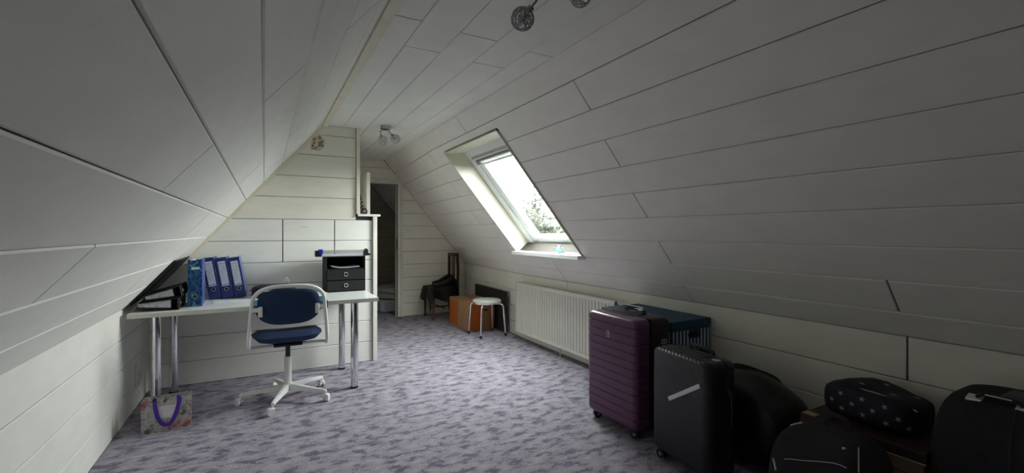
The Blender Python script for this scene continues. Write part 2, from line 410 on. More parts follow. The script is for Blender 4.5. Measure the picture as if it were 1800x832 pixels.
# slope at the left
DVl = Vector((CL-XL, 0, ZC-ZK)).normalized(); NOl = Vector((-DVl.z, 0, DVl.x)); LL = math.hypot(CL-XL, ZC-ZK)
def SL(y, v, out=0): return Vector((XL, y, ZK)) + DVl*v + NOl*out
bm = BM(); HY0, HY1, HV0, HV1 = 7.95, 8.22, .90, 1.14  # opening for the unseen window added to light the far room
for y0, y1, v0, v1 in ((YN, HY0, -.02, LL+.02), (HY1, YE, -.02, LL+.02), (HY0, HY1, -.02, HV0), (HY0, HY1, HV1, LL+.02)):
    vs_ = [bm.verts.new(SL(y, v, o_)) for o_ in (g, .07) for y, v in ((y0, v0), (y1, v0), (y1, v1), (y0, v1))]
    for f in ((0, 1, 2, 3), (7, 6, 5, 4), (0, 4, 5, 1), (1, 5, 6, 2), (2, 6, 7, 3), (3, 7, 4, 0)): bm.faces.new([vs_[k] for k in f])
sl = link('ceiling_slope_left', bm, M['joint'], kind='structure')
lv = [0]+[(z-ZK)/DVl.z for z in (.932, 1.098, 1.263, 1.428, 1.595, 1.762, 1.93, 2.10, 2.27)]+[LL]
def lj(i): return [1.735+.024*(i-2)-2.62, 1.735+.024*(i-2)] if i % 2 == 0 else [.35, 3.3]
rows(sl, lv, lj, YN, YB, SL(0, 0, g), Vector((0, 1, 0)), DVl, -NOl, M['panel'])
# knee walls
wl = slab('wall_left', [(XL-g, YN, 0), (XL-g, YE, 0), (XL-g, YE, ZK), (XL-g, YN, ZK)], M['joint'], .05, (-1, 0, 0))
rows(wl, [0, .182, .382, .584, ZK], lambda i: [.9], YN, YB, Vector((XL-g, 0, 0)), Vector((0, 1, 0)), Vector((0, 0, 1)), Vector((1, 0, 0)), M['panel'])
wr = slab('wall_right', [(XR+g, YN, 0), (XR+g, YE, 0), (XR+g, YE, ZK), (XR+g, YN, ZK)], M['joint'], .05, (1, 0, 0))
rows(wr, [0, .165, .365, .567, ZK], lambda i: [1.02, 3.88] if i == 3 else [-.2, 2.45, 5.2], YN, YE, Vector((XR+g, 0, 0)), Vector((0, 1, 0)), Vector((0, 0, 1)), Vector((-1, 0, 0)), M['panel_cream'])
# gable behind the camera
zr = lambda x: ZC if CL <= x <= CR else (ZK+(x-XL)*(ZC-ZK)/(CL-XL) if x < CL else ZK+(XR-x)*(ZC-ZK)/(XR-CR))
gab = [(XL, 0), (XR, 0), (XR, ZK), (CR, ZC), (CL, ZC), (XL, ZK)]
gab2 = [(XL-.05, -.05), (XR+.05, -.05), (XR+.05, ZK+.03), (CR+.03, ZC+.05), (CL-.03, ZC+.05), (XL-.05, ZK+.03)]
wn = slab('wall_near', [(x, YN, z) for x, z in gab2], M['joint'], .05, (0, -1, 0))
k1 = (ZC-ZK)/(CL-XL); k2 = (ZC-ZK)/(XR-CR)
cl_l = (-k1, 1, ZK-k1*XL); cl_r = (k2, 1, ZK+k2*XR)
rows(wn, [0, .2, .4, .6, .8, 1.0, 1.2, 1.4, 1.6, 1.8, 2.0, 2.2, ZC], lambda i: [.9 if i % 2 else 1.9], XL, XR, Vector((0, YN, 0)), Vector((1, 0, 0)), Vector((0, 0, 1)), Vector((0, 1, 0)), M['panel'], clips=(cl_l, cl_r))
# wall behind the desk: full height up to x=.83, the low box wall on to x=1.0
bm = BM(); prism(bm, [(XL, 0), (.985, 0), (.985, 1.462), (.822, 1.462), (.822, ZC), (CL, ZC), (XL, ZK)], 'Y', YB+g, YB+.09)
wb = link('wall_back', bm, M['joint'], kind='structure')
bz = [0, .2, .411, .622, .825, 1.023, 1.221, 1.424, 1.635, 1.836, 2.044, 2.242, ZC]
Ob = Vector((0, YB+g, 0)); Ux, Uz, Ny = Vector((1, 0, 0)), Vector((0, 0, 1)), Vector((0, -1, 0))
rows(wb, bz[:8], lambda i: [.148, .60] if i in (5, 6) else [], XL, .962, Ob, Ux, Uz, Ny, M['panel'], clips=(cl_l,))
rows(wb, bz[7:], lambda i: [], XL, .802, Ob, Ux, Uz, Ny, M['panel_cream'], clips=(cl_l,))
# beyond the box wall the roof and knee wall at the right run outwards a little
def widen(names):
    for ob in bpy.data.objects:
        if ob.type == 'MESH' and (ob.name in names or (ob.parent and ob.parent.name in names)):
            bm = bmesh.new(); bm.from_mesh(ob.data)
            bmesh.ops.bisect_plane(bm, geom=bm.verts[:]+bm.edges[:]+bm.faces[:], plane_co=(0, 4.75, 0), plane_no=(0, 1, 0))
            for v in bm.verts:
                t = (v.co.y-4.75)/2.2
                if t > 0: v.co.x, v.co.z = wide(v.co.x, v.co.z, t)
            bm.to_mesh(ob.data); bm.free()
def wide(x, z, t):
    f = max(0, min(1.1, (x-CL)/(CR-CL))) if z > ZC-.02 else 1
    k = max(0, min(1, (z-2.25)/.09))
    return x+(.145*f-.045*k*f)*t, z+.062*k*f*t
widen({'ceiling', 'ceiling_slope_right', 'wall_right'})
# side of the stair box and of the upper wall, out of the camera's sight but closed
bm = BM(); span(bm, (.90, YB+.09, 0), (1.0, 5.30, 1.462)); link('wall_stair_box', bm, M['panel'], kind='structure')
bm = BM(); span(bm, (.77, YB+.09, 1.462), (.822, YF, ZC+.03)); link('wall_stair_side', bm, M['panel_cream'], kind='structure')
bm = BM(); span(bm, (.85, 5.30, 0), (1.0, YF, 1.45)); link('wall_stair_end', bm, M['panel_cream'], kind='structure')
bm = BM(); span(bm, (1.018, 5.30, 0), (1.058, 6.45, 1.985), .002, 1); link('partition_board', bm, M['cream_w'], kind='structure')
# trims
def trim(i, a, b, m, bev=.003):
    bm = BM(); span(bm, a, b, bev, 1); return link('trim_%d' % i, bm, m, kind='structure')
trim(1, (.802, YB-.022, 1.484), (.835, YB+.09, ZC), M['cream'])
trim(2, (.962, YB-.022, 0), (1.003, YB+.09, 1.462), M['cream_w'])
trim(3, (.815, YB-.035, 1.462), (1.032, 5.32, 1.484), M['wwhite'])
trim(4, (CL-.004, YN, ZC-.022), (.538, YB, ZC), M['cream'])
bm = BM()
a = Vector((XL, 0, ZK)); b = Vector((CL, 0, ZC)); d = (b-a).normalized(); nrm = Vector((d.z, 0, -d.x))
for q, (s0, s1) in enumerate(((0, 1),)):
    P = [a, b, b+nrm*.026, a+nrm*.026]
    prism(bm, [(p.x, p.z) for p in P], 'Y', YB-.020, YB)
link('trim_5', bm, M['cream'], kind='structure')
trim(6, (XL, YB-.030, 0), (XL+.035, YB, ZK-.03), M['cream_w'])
# far wall with the doorway
DX0, DX1, DZ = 1.10, 1.80, 2.065
bm = BM(); prism(bm, [(XL, 0), (DX0, 0), (DX0, DZ), (DX1, DZ), (DX1, 0), (XR+.16, 0), (XR+.16, ZK), (CR+.11, ZC+.065), (CL, ZC+.01), (XL, ZK)], 'Y', YF+g, YF+.11)
wf = link('wall_far', bm, M['joint'], kind='structure')
fz = [0, .2, .4, .602, .803, 1.003, 1.203, 1.404, 1.60, 1.80, 2.0, 2.165, 2.265, ZC]
Of = Vector((0, YF+g, 0))
cl_f = (k2, 1, ZK+k2*(XR+.145))
rows(wf, fz[:11], lambda i: [], 1.875, XR+.145, Of, Ux, Uz, Ny, M['panel_cream'], clips=(cl_f,))
rows(wf, fz[:11], lambda i: [], .822, DX0, Of, Ux, Uz, Ny, M['panel_cream'])
rows(wf, [2.115, 2.28, ZC+.06], lambda i: [], .822, XR, Of, Ux, Uz, Ny, M['panel_cream'], clips=(cl_f, (-.06, 1, ZC-.06*CL)))
panel(wf, clip(rect(1.875, 2.0, 2.2, 2.115), *cl_f), Of, Ux, Uz, Ny, M['panel_cream'])
bm = BM()
span(bm, (DX1, YF-.006, 0), (1.845, YF+.12, 2.065), .002, 1); span(bm, (1.845, YF-.018, 0), (1.875, YF+.012, 2.115), .002, 1)
span(bm, (1.06, YF-.018, 2.065), (1.845, YF+.012, 2.115), .002, 1); span(bm, (1.06, YF-.006, 2.045), (1.80, YF+.12, 2.065), .002, 1)
door = link('door_1', bm, M['cream_w'], kind='structure')
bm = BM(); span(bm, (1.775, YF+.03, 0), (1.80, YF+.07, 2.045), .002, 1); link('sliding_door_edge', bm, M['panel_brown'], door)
bm = BM(); span(bm, (1.789, YF+.018, 1.04), (1.801, YF+.032, 1.20), .002, 1); link('strike_plate', bm, M['black'], door)
# dark room beyond
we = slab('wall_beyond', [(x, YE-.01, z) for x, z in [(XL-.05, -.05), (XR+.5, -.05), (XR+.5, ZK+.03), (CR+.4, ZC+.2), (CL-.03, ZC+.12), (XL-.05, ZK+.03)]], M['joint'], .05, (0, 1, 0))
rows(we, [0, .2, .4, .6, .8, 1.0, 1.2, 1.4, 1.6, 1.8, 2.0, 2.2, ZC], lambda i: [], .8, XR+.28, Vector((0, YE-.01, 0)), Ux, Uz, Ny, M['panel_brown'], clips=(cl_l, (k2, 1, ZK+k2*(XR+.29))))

# ------------------------------------------------------------------ skylight window
FO = .178                                   # frame plane behind the slope
FV0, FV1 = .373, 1.752
bm = BM()                                   # lining boards on three sides
def quadslab(bm, pts, th):
    p = [Vector(q) for q in pts]; n = (p[1]-p[0]).cross(p[3]-p[0]).normalized()*th
    A = [bm.verts.new(q) for q in p]; B = [bm.verts.new(q+n) for q in p]
    bm.faces.new(A); bm.faces.new(B[::-1])
    for i in range(4): bm.faces.new((A[i], B[i], B[(i+1) % 4], A[(i+1) % 4]))
win = thing('window_1', None, None); win['kind'] = 'structure'
E_ = -.016                                  # lip proud of the panels
def lining(name, pts, th):
    bm = BM(); quadslab(bm, pts, th); return link(name, bm, M['lining'], win)
lining('side_lining', [SP(WY1, WV0, E_), SP(WY1, WV1, E_), SP(WY1, FV1, FO), SP(WY1, FV0, FO)], .012)
lining('side_lining', [SP(WY0, WV0, E_), SP(WY0, FV0, FO), SP(WY0, FV1, FO), SP(WY0, WV1, E_)], .012)
lining('head_lining', [SP(WY1, WV0, E_), SP(WY1, FV0, FO), SP(WY0, FV0, FO), SP(WY0, WV0, E_)], .012)
# outer seal between lining and frame so no daylight leaks in
bm = BM(); ringslab(bm, (WY0-.10, WY1+.10, .14, 1.90), (WY0-.012, WY1+.012, FV0-.012, FV1+.012), .158, .262)
link('outer_seal', bm, M['gasket'], win)
# projecting sill, top at z=1.086 sloping a little
bm = BM()
s0, s1 = SP(WY0, WV1, -.03), SP(WY0, FV1, FO+.01)
zt = 1.088
prism(bm, [(2.468, zt-.034), (2.468, zt), (s1.x+.01, zt+.012), (s1.x+.01, zt-.034), (2.545, zt-.034)], 'Y', WY0-.002, WY1+.015)
link('window_sill', bm, M['wwhite'], win)
def ring(name, y0, y1, v0, v1, wd, o0, o1, m, wd2=None):
    wd2 = wd2 or wd
    for nm, (a, b, c, d) in (('stile', (y0, y0+wd, v0, v1)), ('stile', (y1-wd, y1, v0, v1)), ('head_rail', (y0+wd, y1-wd, v0, v0+wd2)), ('bottom_rail', (y0+wd, y1-wd, v1-wd2, v1))):
        bm = BM(); vs_ = [bm.verts.new(SP(y, v, o)) for o in (o0, o1) for y, v in ((a, c), (b, c), (b, d), (a, d))]
        for f in ((0, 1, 2, 3), (7, 6, 5, 4), (0, 4, 5, 1), (1, 5, 6, 2), (2, 6, 7, 3), (3, 7, 4, 0)): bm.faces.new([vs_[k] for k in f])
        bmesh.ops.recalc_face_normals(bm, faces=bm.faces)
        bmesh.ops.bevel(bm, geom=list(bm.edges), offset=.003, segments=2, affect='EDGES')
        link(name+'_'+nm, bm, m, win)
ring('frame', WY0, WY1, FV0, FV1, .105, FO-.004, .262, M['sky_frame'], .082)
ring('sash', WY0+.108, WY1-.108, FV0+.085, FV1-.085, .095, .196, .262, M['sky_frame'], .085)
ring('gasket', WY0+.20, WY1-.20, FV0+.165, FV1-.165, .012, .222, .255, M['gasket'])
gy0, gy1, gv0, gv1 = WY0+.205, WY1-.205, FV0+.17, FV1-.17
bm = BM(); quadslab(bm, [SP(gy0, gv0, .236), SP(gy1, gv0, .236), SP(gy1, gv1, .236), SP(gy0, gv1, .236)], .004)
link('pane', bm, M['glass'], win)
bm = BM(); cyl(bm, SP(WY1-.05, FV1-.14, FO-.006), SP(WY1-.05, FV1-.14, FO-.002), .006, n=12); link('screw', bm, M['steel'], win)
# control bar along the top of the sash
bm = BM()
quadslab(bm, [SP(WY0+.11, FV0+.09, .17), SP(WY1-.11, FV0+.09, .17), SP(WY1-.11, FV0+.11, .16), SP(WY0+.11, FV0+.11, .16)], .01)
link('ventilation_bar', bm, M['alu'], win)
# blind, drawn down a hand's width: a real roll of pleats hanging in the sash
bl = thing('window_blind', 'grey pleated blind pulled a little way down from the top of the skylight', 'blind')
bm = BM(); vs_ = [(WY0+.11, FV0+.085), (WY1-.11, FV0+.085), (WY1-.11, FV0+.125), (WY0+.11, FV0+.125)]
quadslab(bm, [SP(y, v, .165) for y, v in vs_], -.03); link('headrail', bm, M['sky_frame'], bl)
bm = BM(); n = 5; p = []
for k in range(n*2+1): p.append((FV0+.125+k*.065/(n*2), .178+(.008 if k % 2 else -.006)))
A = [bm.verts.new(SP(WY0+.12, v, o)) for v, o in p]; B = [bm.verts.new(SP(WY1-.12, v, o)) for v, o in p]
for i in range(len(p)-1): bm.faces.new((A[i], A[i+1], B[i+1], B[i]))
bmesh.ops.solidify(bm, geom=bm.faces[:], thickness=.002)
link('pleated_cloth', bm, M['blind'], bl)
bm = BM(); quadslab(bm, [SP(y, v, .168) for y, v in ((WY0+.11, FV0+.188), (WY1-.11, FV0+.188), (WY1-.11, FV0+.205), (WY0+.11, FV0+.205))], -.02); link('bottom_bar', bm, M['sky_frame'], bl)
# small things on the sill
t = thing('glass_bird', 'small turquoise glass bird standing on the skylight sill', 'ornament', (2.535, 3.66, 1.093), .6)
bm = BM(); blob(bm, (0, 0, .028), (.016, .03, .016), 2, 16, 10); blob(bm, (0, -.026, .052), (.011, .012, .011), 2, 12, 8); cyl(bm, (0, 0, 0), (0, 0, .016), .012, .006, 12)
link('body', bm, mat('turquoise_glass', (.10, .42, .50), .1), t, True)
bm = BM(); prism(bm, [(.022, .034), (.062, .060), (.058, .040)], 'X', -.006, .006); link('tail', bm, mat('turquoise_glass_tail', (.08, .36, .46), .12), t)
t = thing('paper_pile', 'small pile of white papers lying at the near end of the skylight sill', 'papers', (2.59, 3.47, 1.094), .1)
for k in range(3):
    bm = BM(); box(bm, (0, 0, .003+k*.006), (.09-.006*k, .20, .004), rot=R('Z', 4*k)); link('sheet', bm, M['paper'], t)
t = thing('glass_jar', 'small clear jar on the skylight sill behind the glass bird', 'jar', (2.63, 3.80, 1.096))
bm = BM(); lathe(bm, [(0, 0), (.022, 0), (.024, .006), (.024, .05), (.019, .058), (.019, .066), (0, .066)], n=18); link('jar_body', bm, mat('frosted_glass', (.62, .70, .70), .2), t, True)
bm = BM(); lathe(bm, [(0, .066), (.021, .066), (.021, .078), (0, .078)], n=18); link('lid', bm, M['alu'], t, True)

# small unseen roof window, added to brighten the room beyond the doorway
added_win = thing('added_roof_window', None, None); added_win['kind'] = 'structure'
for a_, b_, c_, d_ in ((HY0, HY0+.05, HV0, HV1), (HY1-.05, HY1, HV0, HV1), (HY0+.04, HY1-.05, HV0, HV0+.05), (HY0+.04, HY1-.05, HV1-.05, HV1)):
    bm = BM(); vs_ = [bm.verts.new(SL(y, v, o_)) for o_ in (-.01, .08) for y, v in ((a_, c_), (b_, c_), (b_, d_), (a_, d_))]
    for f in ((0, 1, 2, 3), (7, 6, 5, 4), (0, 4, 5, 1), (1, 5, 6, 2), (2, 6, 7, 3), (3, 7, 4, 0)): bm.faces.new([vs_[k] for k in f])
    link('window_frame', bm, M['sky_frame'], added_win)
bm = BM(); quadslab(bm, [SL(HY0+.04, HV0+.05, .05), SL(HY1-.05, HV0+.05, .05), SL(HY1-.05, HV1-.05, .05), SL(HY0+.04, HV1-.05, .05)], .004); link('pane', bm, M['glass'], added_win)
# ------------------------------------------------------------------ outside
bm = BM(); NX, NYY = 26, 26
def gz(d): return -3.2 + max(0, min(1, (d-12)/75))**1.1*8.3
G = [[bm.verts.new((4.2+i*8, -60+j*10, gz(math.hypot(i*8, 0)))) for j in range(NYY)] for i in range(NX)]
for i in range(NX-1):
    for j in range(NYY-1): bm.faces.new((G[i][j], G[i+1][j], G[i+1][j+1], G[i][j+1]))
fl_ = link('ground_field', bm, M['field'], smooth=True, kind='structure')
tr = thing('blossoming_tree', 'loose pale green tree coming into leaf outside the skylight', 'tree', (8.1, 12.9, -3.2))
rnd = random.Random(3); bm = BM(); tips = []
def branch(p, d, L, r, lev):
    pts = [p]; q = p.copy(); dd = d.copy(); rr = [r]
    for k in range(4):
        dd = (dd+Vector((rnd.uniform(-.22, .22), rnd.uniform(-.22, .22), rnd.uniform(-.04, .20)))).normalized(); q = q+dd*L/4; pts.append(q.copy()); rr.append(r*(1-.14*(k+1)))
    tube(bm, pts, rr, 5)
    if lev >= 2: tips.extend(pts[1:])
    if lev < 4:
        for k in range(4 if lev < 3 else 3):
            a = rnd.choice(pts[1:] if lev == 0 and k else pts[2:]) if lev == 0 else rnd.choice(pts[1:])
            nd = (dd*.65+Vector((rnd.uniform(-1, 1), rnd.uniform(-1, 1), rnd.uniform(-.15, .8)))*.8).normalized(); branch(a, nd, L*.68, r*.5, lev+1)
branch(Vector((0, 0, 0)), Vector((0, 0, 1)), 2.7, .11, 0)
for k in range(5): branch(Vector((0, 0, 1.4+.25*k)), Vector((math.cos(k*1.3), math.sin(k*1.3), 1.0)).normalized(), 2.0, .06, 1)
link('branches', bm, M['bark'], tr)
bm = BM()
for p in tips:
    for k in range(15):
        c = p+Vector((rnd.gauss(0, .13), rnd.gauss(0, .13), rnd.gauss(0, .13))); s = rnd.uniform(.04, .09)
        a = Vector((rnd.gauss(0, 1), rnd.gauss(0, 1), rnd.gauss(0, 1))).normalized(); b = a.orthogonal().normalized()
        bm.faces.new([bm.verts.new(c+a*s), bm.verts.new(c+b*s*.8), bm.verts.new(c-a*s), bm.verts.new(c-b*s*.8)])
link('foliage', bm, M['leaf'], tr, kind='stuff')
# ------------------------------------------------------------------ desk
DT = .757
t = thing('desk', 'long white desk on round chrome legs against the panelled wall', 'desk', (.0, 4.22, 0))
bm = BM(); prism(bm, [(-.80, -.375), (.835, -.375), (.835, .435), (-.80, .435)], 'Z', DT-.033, DT)
bmesh.ops.bevel(bm, geom=[e for e in bm.edges], offset=.002, segments=1, affect='EDGES')
top = link('desktop', bm, M['desk'], t)
bm = BM(); span(bm, (-.80, -.3762, DT-.031), (.835, -.3750, DT-.002)); span(bm, (.835, -.375, DT-.031), (.8362, .435, DT-.002)); link('edge_band', bm, M['deskedge'], top)
for x, y in ((-.667, -.25), (-.645, .30), (.66, -.27), (.645, .33)):
    bm = BM(); lathe(bm, [(0, .012), (.030, .012), (.030, DT-.045), (0, DT-.045)], (x, y, 0), 28); l = link('leg', bm, M['chrome'], t, True)
    bm = BM(); lathe(bm, [(0, 0), (.028, 0), (.031, .004), (.031, .018), (0, .018)], (x, y, 0), 24); link('foot', bm, M['blackfoot'], l, True)
    bm = BM(); lathe(bm, [(0, DT-.045), (.045, DT-.045), (.045, DT-.034), (0, DT-.034)], (x, y, 0), 20); link('mounting_plate', bm, M['steel'], l)
# ------------------------------------------------------------------ swivel chair
t = thing('swivel_chair', 'blue fabric swivel chair with white frame standing at the desk', 'chair', (.16, 3.93, 0))
bm = BM(); lathe(bm, [(0, .075), (.038, .075), (.040, .085), (.032, .13), (.026, .14), (.0255, .335), (.0, .335)], n=24); col = link('column', bm, M['chairwhite'], t, True)
bm = BM(); lathe(bm, [(0, .33), (.0175, .33), (.0175, .44), (0, .44)], n=20); link('gas_spring', bm, M['blackfoot'], col, True)
for k in range(5):
    a = math.radians(178+72*k); ca, sa = math.cos(a), math.sin(a)
    bm = BM(); rot = Matrix.Rotation(a, 3, 'Z'); v = []
    for x, hw, z0, z1 in ((.02, .022, .075, .125), (.18, .018, .075, .108), (.325, .013, .070, .092)):
        v.append([bm.verts.new(rot @ Vector((x, y, z))) for y, z in ((-hw, z0), (hw, z0), (hw*.75, z1), (-hw*.75, z1))])
    for A, B in zip(v, v[1:]):
        for i in range(4): bm.faces.new((A[i], A[(i+1) % 4], B[(i+1) % 4], B[i]))
    bm.faces.new(v[0]); bm.faces.new(v[-1][::-1]); bmesh.ops.recalc_face_normals(bm, faces=bm.faces)
    bmesh.ops.bevel(bm, geom=list(bm.edges), offset=.004, segments=2, affect='EDGES')
    leg = link('base_arm', bm, M['chairwhite'], t, True)
    c = Vector((ca*.32, sa*.32, 0)); ph = [.6, 1.9, -.4, .3, 2.4][k]; ax = Vector((math.cos(ph), math.sin(ph), 0)); fw = Vector((-ax.y, ax.x, 0))
    c2 = c+fw*.012
    bm = BM(); cyl(bm, c+Vector((0, 0, .055)), c+Vector((0, 0, .082)), .007, n=10)
    for s in (-1, 1): cyl(bm, c2+ax*s*.008+Vector((0, 0, .0255)), c2+ax*s*.022+Vector((0, 0, .0255)), .0255, n=20)
    box(bm, c2+Vector((0, 0, .040)), (.040, .046, .034), .008, 2, rot=Matrix.Rotation(ph, 3, 'Z'))
    link('caster', bm, M['chairwhite'], leg, True)
def shaped(bm, outline, fn, th, nr=6):
    """cushion: outline (x,y) scaled in rings, fn(x,y)->centre z, thick th, domed"""
    n = len(outline); prev = {}
    for side in (1, -1):
        rings = []
        for k in range(nr+1):
            f = 1-k/nr; e = math.sqrt(max(0, 1-(1-k/nr)**6)) if k else 0
            rings.append([bm.verts.new(fn(x*f, y*f, side*th/2*e)) for x, y in outline] if k < nr else [bm.verts.new(fn(0, 0, side*th/2))])
        for A, B in zip(rings, rings[1:]):
            for i in range(n):
                j = (i+1) % n
                if len(B) == 1: bm.faces.new((A[i], A[j], B[0]))
                else: bm.faces.new((A[i], A[j], B[j], B[i]))
    bmesh.ops.remove_doubles(bm, verts=bm.verts, dist=1e-5)
ol = []
for x, y in rrect(.245, .215, .10, 8): ol.append((x*(1+.06*(y/.2)), y))
bm = BM(); shaped(bm, ol, lambda x, y, z: Vector((x, y+.03, 0.492+z+.25*x*x*1.2-.02*(y/.2)-(.10*max(0, y-.12)))), .090)
seat = link('seat', bm, M['bluefab'], t, True)
bm = BM(); box(bm, (0, .02, .437), (.20, .18, .022), .006); link('seat_plate', bm, M['blackfoot'], seat)
# back frame: wide white hoop whose ends come down to the seat sides
def hoop(u):   # 0..1 around
    pass
pts = []
for k in range(33):
    s = k/32; a = PI*(1-s)
    x = .245*math.copysign(abs(math.cos(a))**.55, math.cos(a)); z = .66+.265*abs(math.sin(a))**.62
    pts.append((x*(.90 if z > .66 else 1), z))
arc = [(.245*math.cos(PI*k/16)*(1 if abs(math.cos(PI*k/16)) < .99 else 1), k) for k in range(17)]
topc = []
for k in range(17):
    a = PI-PI*k/16; topc.append((.240*math.copysign(abs(math.cos(a))**.62, math.cos(a)), .76+.155*abs(math.sin(a))**.75))
path = [(-.262, .497), (-.258, .56), (-.253, .63), (-.247, .70)]+topc+[(.247, .70), (.253, .63), (.258, .56), (.262, .497)]
P3 = [Vector((x, -.205-.06*((z-.5)/.42)+.035*(1-(abs(x)/.26)**2)*-1+.0, z)) for x, z in path]
# smooth by subdividing with Catmull-Rom
def crom(P, n=4, closed=False):
    out = []; N = len(P)
    for i in range(N if closed else N-1):
        p0, p1, p2, p3 = P[(i-1) % N] if closed or i else P[0], P[i], P[(i+1) % N], (P[(i+2) % N] if closed or i < N-2 else P[-1])
        for k in range(n):
            u = k/n; out.append(.5*((2*p1)+(p2-p0)*u+(2*p0-5*p1+4*p2-p3)*u*u+(3*p1-p0-3*p2+p3)*u**3))
    if not closed: out.append(P[-1].copy())
    return out
bm = BM(); tube(bm, crom(P3, 2), .0135, 10); bf = link('back_frame', bm, M['chairwhite'], t, True)
for s in (-1, 1):
    bm = BM(); tube(bm, crom([Vector((s*.262, -.205, .505)), Vector((s*.260, -.17, .455)), Vector((s*.255, -.04, .435)), Vector((s*.12, .0, .428)), Vector((0, 0, .43))]), .012, 8); link('frame_arm', bm, M['chairwhite'], bf, True)
    bm = BM(); box(bm, (s*.186, -.268, .735), (.028, .010, .075), .009, 3); box(bm, (s*.212, -.256, .748), (.050, .008, .030), .004, 2); link('back_bracket', bm, M['chairwhite'], bf, True)
ob = []
for k in range(48):
    a = 2*PI*k/48; c_, s_ = math.cos(a), math.sin(a)
    x = .222*math.copysign(abs(c_)**.62, c_); y = (.125*abs(s_)**.62 if s_ > 0 else -.14*abs(s_)**1.0); ob.append((x*(.93 if s_ > 0 else 1), y))
bm = BM(); shaped(bm, ob, lambda x, y, z: Vector((x, -.232-.06*(y/.4)-.35*x*x*0+.9*(x*x)*.6-.018+z, .765+y)), .036)
link('backrest', bm, M['bluefab'], t, True)
# ------------------------------------------------------------------ ring binders
def binder(name, label, loc, rot, spine, cover, lab=True, w=.082, h=.335, d=.285, group=None, taper=None, pages='pagesedge'):
    """local: spine faces -Y at y=0, depth +Y, width X, height Z"""
    t = thing(name, label, 'binder', loc, group=group); t.rotation_euler = rot
    w2 = taper or w
    def side(s): return [(s*w/2, 0), (s*w2/2, d), (s*(w2/2-.003), d), (s*(w/2-.003), 0)]
    bm = BM(); prism(bm, side(-1), 'Z', 0, h); prism(bm, side(1), 'Z', 0, h); c = link('cover', bm, cover, t)
    bm = BM(); span(bm, (-w/2, -.002, 0), (w/2, .002, h), .001, 1); s = link('spine', bm, spine, t)
    bm = BM(); prism(bm, [(-w/2+.012, .045), (w/2-.014, .045), (w2/2-.006, d-.012), (-w2/2+.006, d-.012)], 'Z', .012, h-.022); link('paper_block', bm, M[pages], t)
    bm = BM(); tube(bm, [Vector((.014*math.cos(a), -.0035, .075+.014*math.sin(a))) for a in [2*PI*k/16 for k in range(16)]], .0025, 6, True); link('finger_ring', bm, M['steel'], s, True)
    bm = BM(); cyl(bm, (0, -.0035, .075), (0, -.001, .075), .012, n=16); link('finger_hole', bm, M['black'], s)
    if lab:
        bm = BM(); span(bm, (-.026, -.0034, .115), (.026, -.002, .305)); l = link('spine_label', bm, M['label'], s)
        bm = BM()
        for k in range(7): span(bm, (-.020, -.0042, .145+.016*k), (.018-.01*(k % 3), -.0034, .147+.016*k))
        span(bm, (-.026, -.0042, .262), (.026, -.0034, .265)); span(bm, (-.026, -.0042, .284), (.026, -.0034, .287)); link('printed_lines', bm, M['printgrey'], l)
        bm = BM(); span(bm, (-.026, -.0034, .102), (.026, -.002, .110)); link('label_strip', bm, M['paper'], s)
    bm = BM(); tube(bm, [Vector((-w/2+.02, .05, h-.01)), Vector((-w/2+.03, .05, h+.002)), Vector((w/2-.03, .05, h+.002)), Vector((w/2-.02, .05, h-.01))], .002, 6); link('metal_edge', bm, M['steel'], c)
    return t
b = binder('ring_binder', 'blue marbled ring binder with a white strip near the top of its spine', (-.447, 4.02, DT), (0, 0, math.radians(2)), M['marble'], M['bluelt'], False, h=.345, w=.088)
sp = [c for c in b.children if c.name.startswith('spine')][0]
bm = BM(); span(bm, (-.022, -.0034, .272), (.026, -.002, .289)); link('white_strip', bm, M['paper'], sp)
bm = BM(); blob(bm, (-.012, .02, .342), (.026, .03, .008), 2.2, 14, 8); link('paper_tag', bm, M['paper'], b)
lean = -9.5
for k, (x, lb) in enumerate(((-.350, 'plain blue ring binder, the one next to the marbled binder'), (-.261, 'plain blue ring binder, the middle one of three leaning together'), (-.172, 'plain blue ring binder at the open end of the leaning row, its bright cover showing'))):
    r = math.radians(lean)
    b = binder('ring_binder', lb, (x, 4.372, DT+abs(math.sin(r))*.041+.001), (0, r, 0), M['blue'], M['bluelt'], group='plain blue ring binders leaning on the desk')
# black binders lying down by the slope: spine towards the room
b = binder('ring_binder', 'black ring binder lying open-ended on the desk at the foot of the slope', (-.530, 3.905, DT+.043), (PI/2*0, 0, 0), M['black'], M['black'], False, w=.082, h=.32, d=.235, taper=.034)
# orient: spine normal (-Y local) -> +X world, height Z local -> +Y world, width X local -> Z world
rotm = Matrix(((0, -1, 0), (0, 0, 1), (-1, 0, 0)))
b.rotation_euler = rotm.to_euler()
b2 = binder('ring_binder', 'black ring binder lying tilted on top of another black binder', (-.520, 3.925, DT+.083+.046), (0, 0, 0), M['black'], M['black'], False, w=.078, h=.32, d=.215, taper=.034)
b2.rotation_euler = (Matrix.Rotation(math.radians(-11), 3, 'Y') @ rotm).to_euler()
# thin black board lying flat against the slope behind them
t = thing('black_portfolio', 'large thin black board leaning against the slope above the binders', 'portfolio', tuple(SL(3.97, .028, -.006)))
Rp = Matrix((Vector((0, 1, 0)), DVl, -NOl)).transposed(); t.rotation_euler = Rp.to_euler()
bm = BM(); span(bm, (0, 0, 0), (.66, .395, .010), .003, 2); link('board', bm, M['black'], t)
bm = BM(); span(bm, (.004, .004, .010), (.014, .391, .0125)); link('edge_tape', bm, M['blackfab'], t)
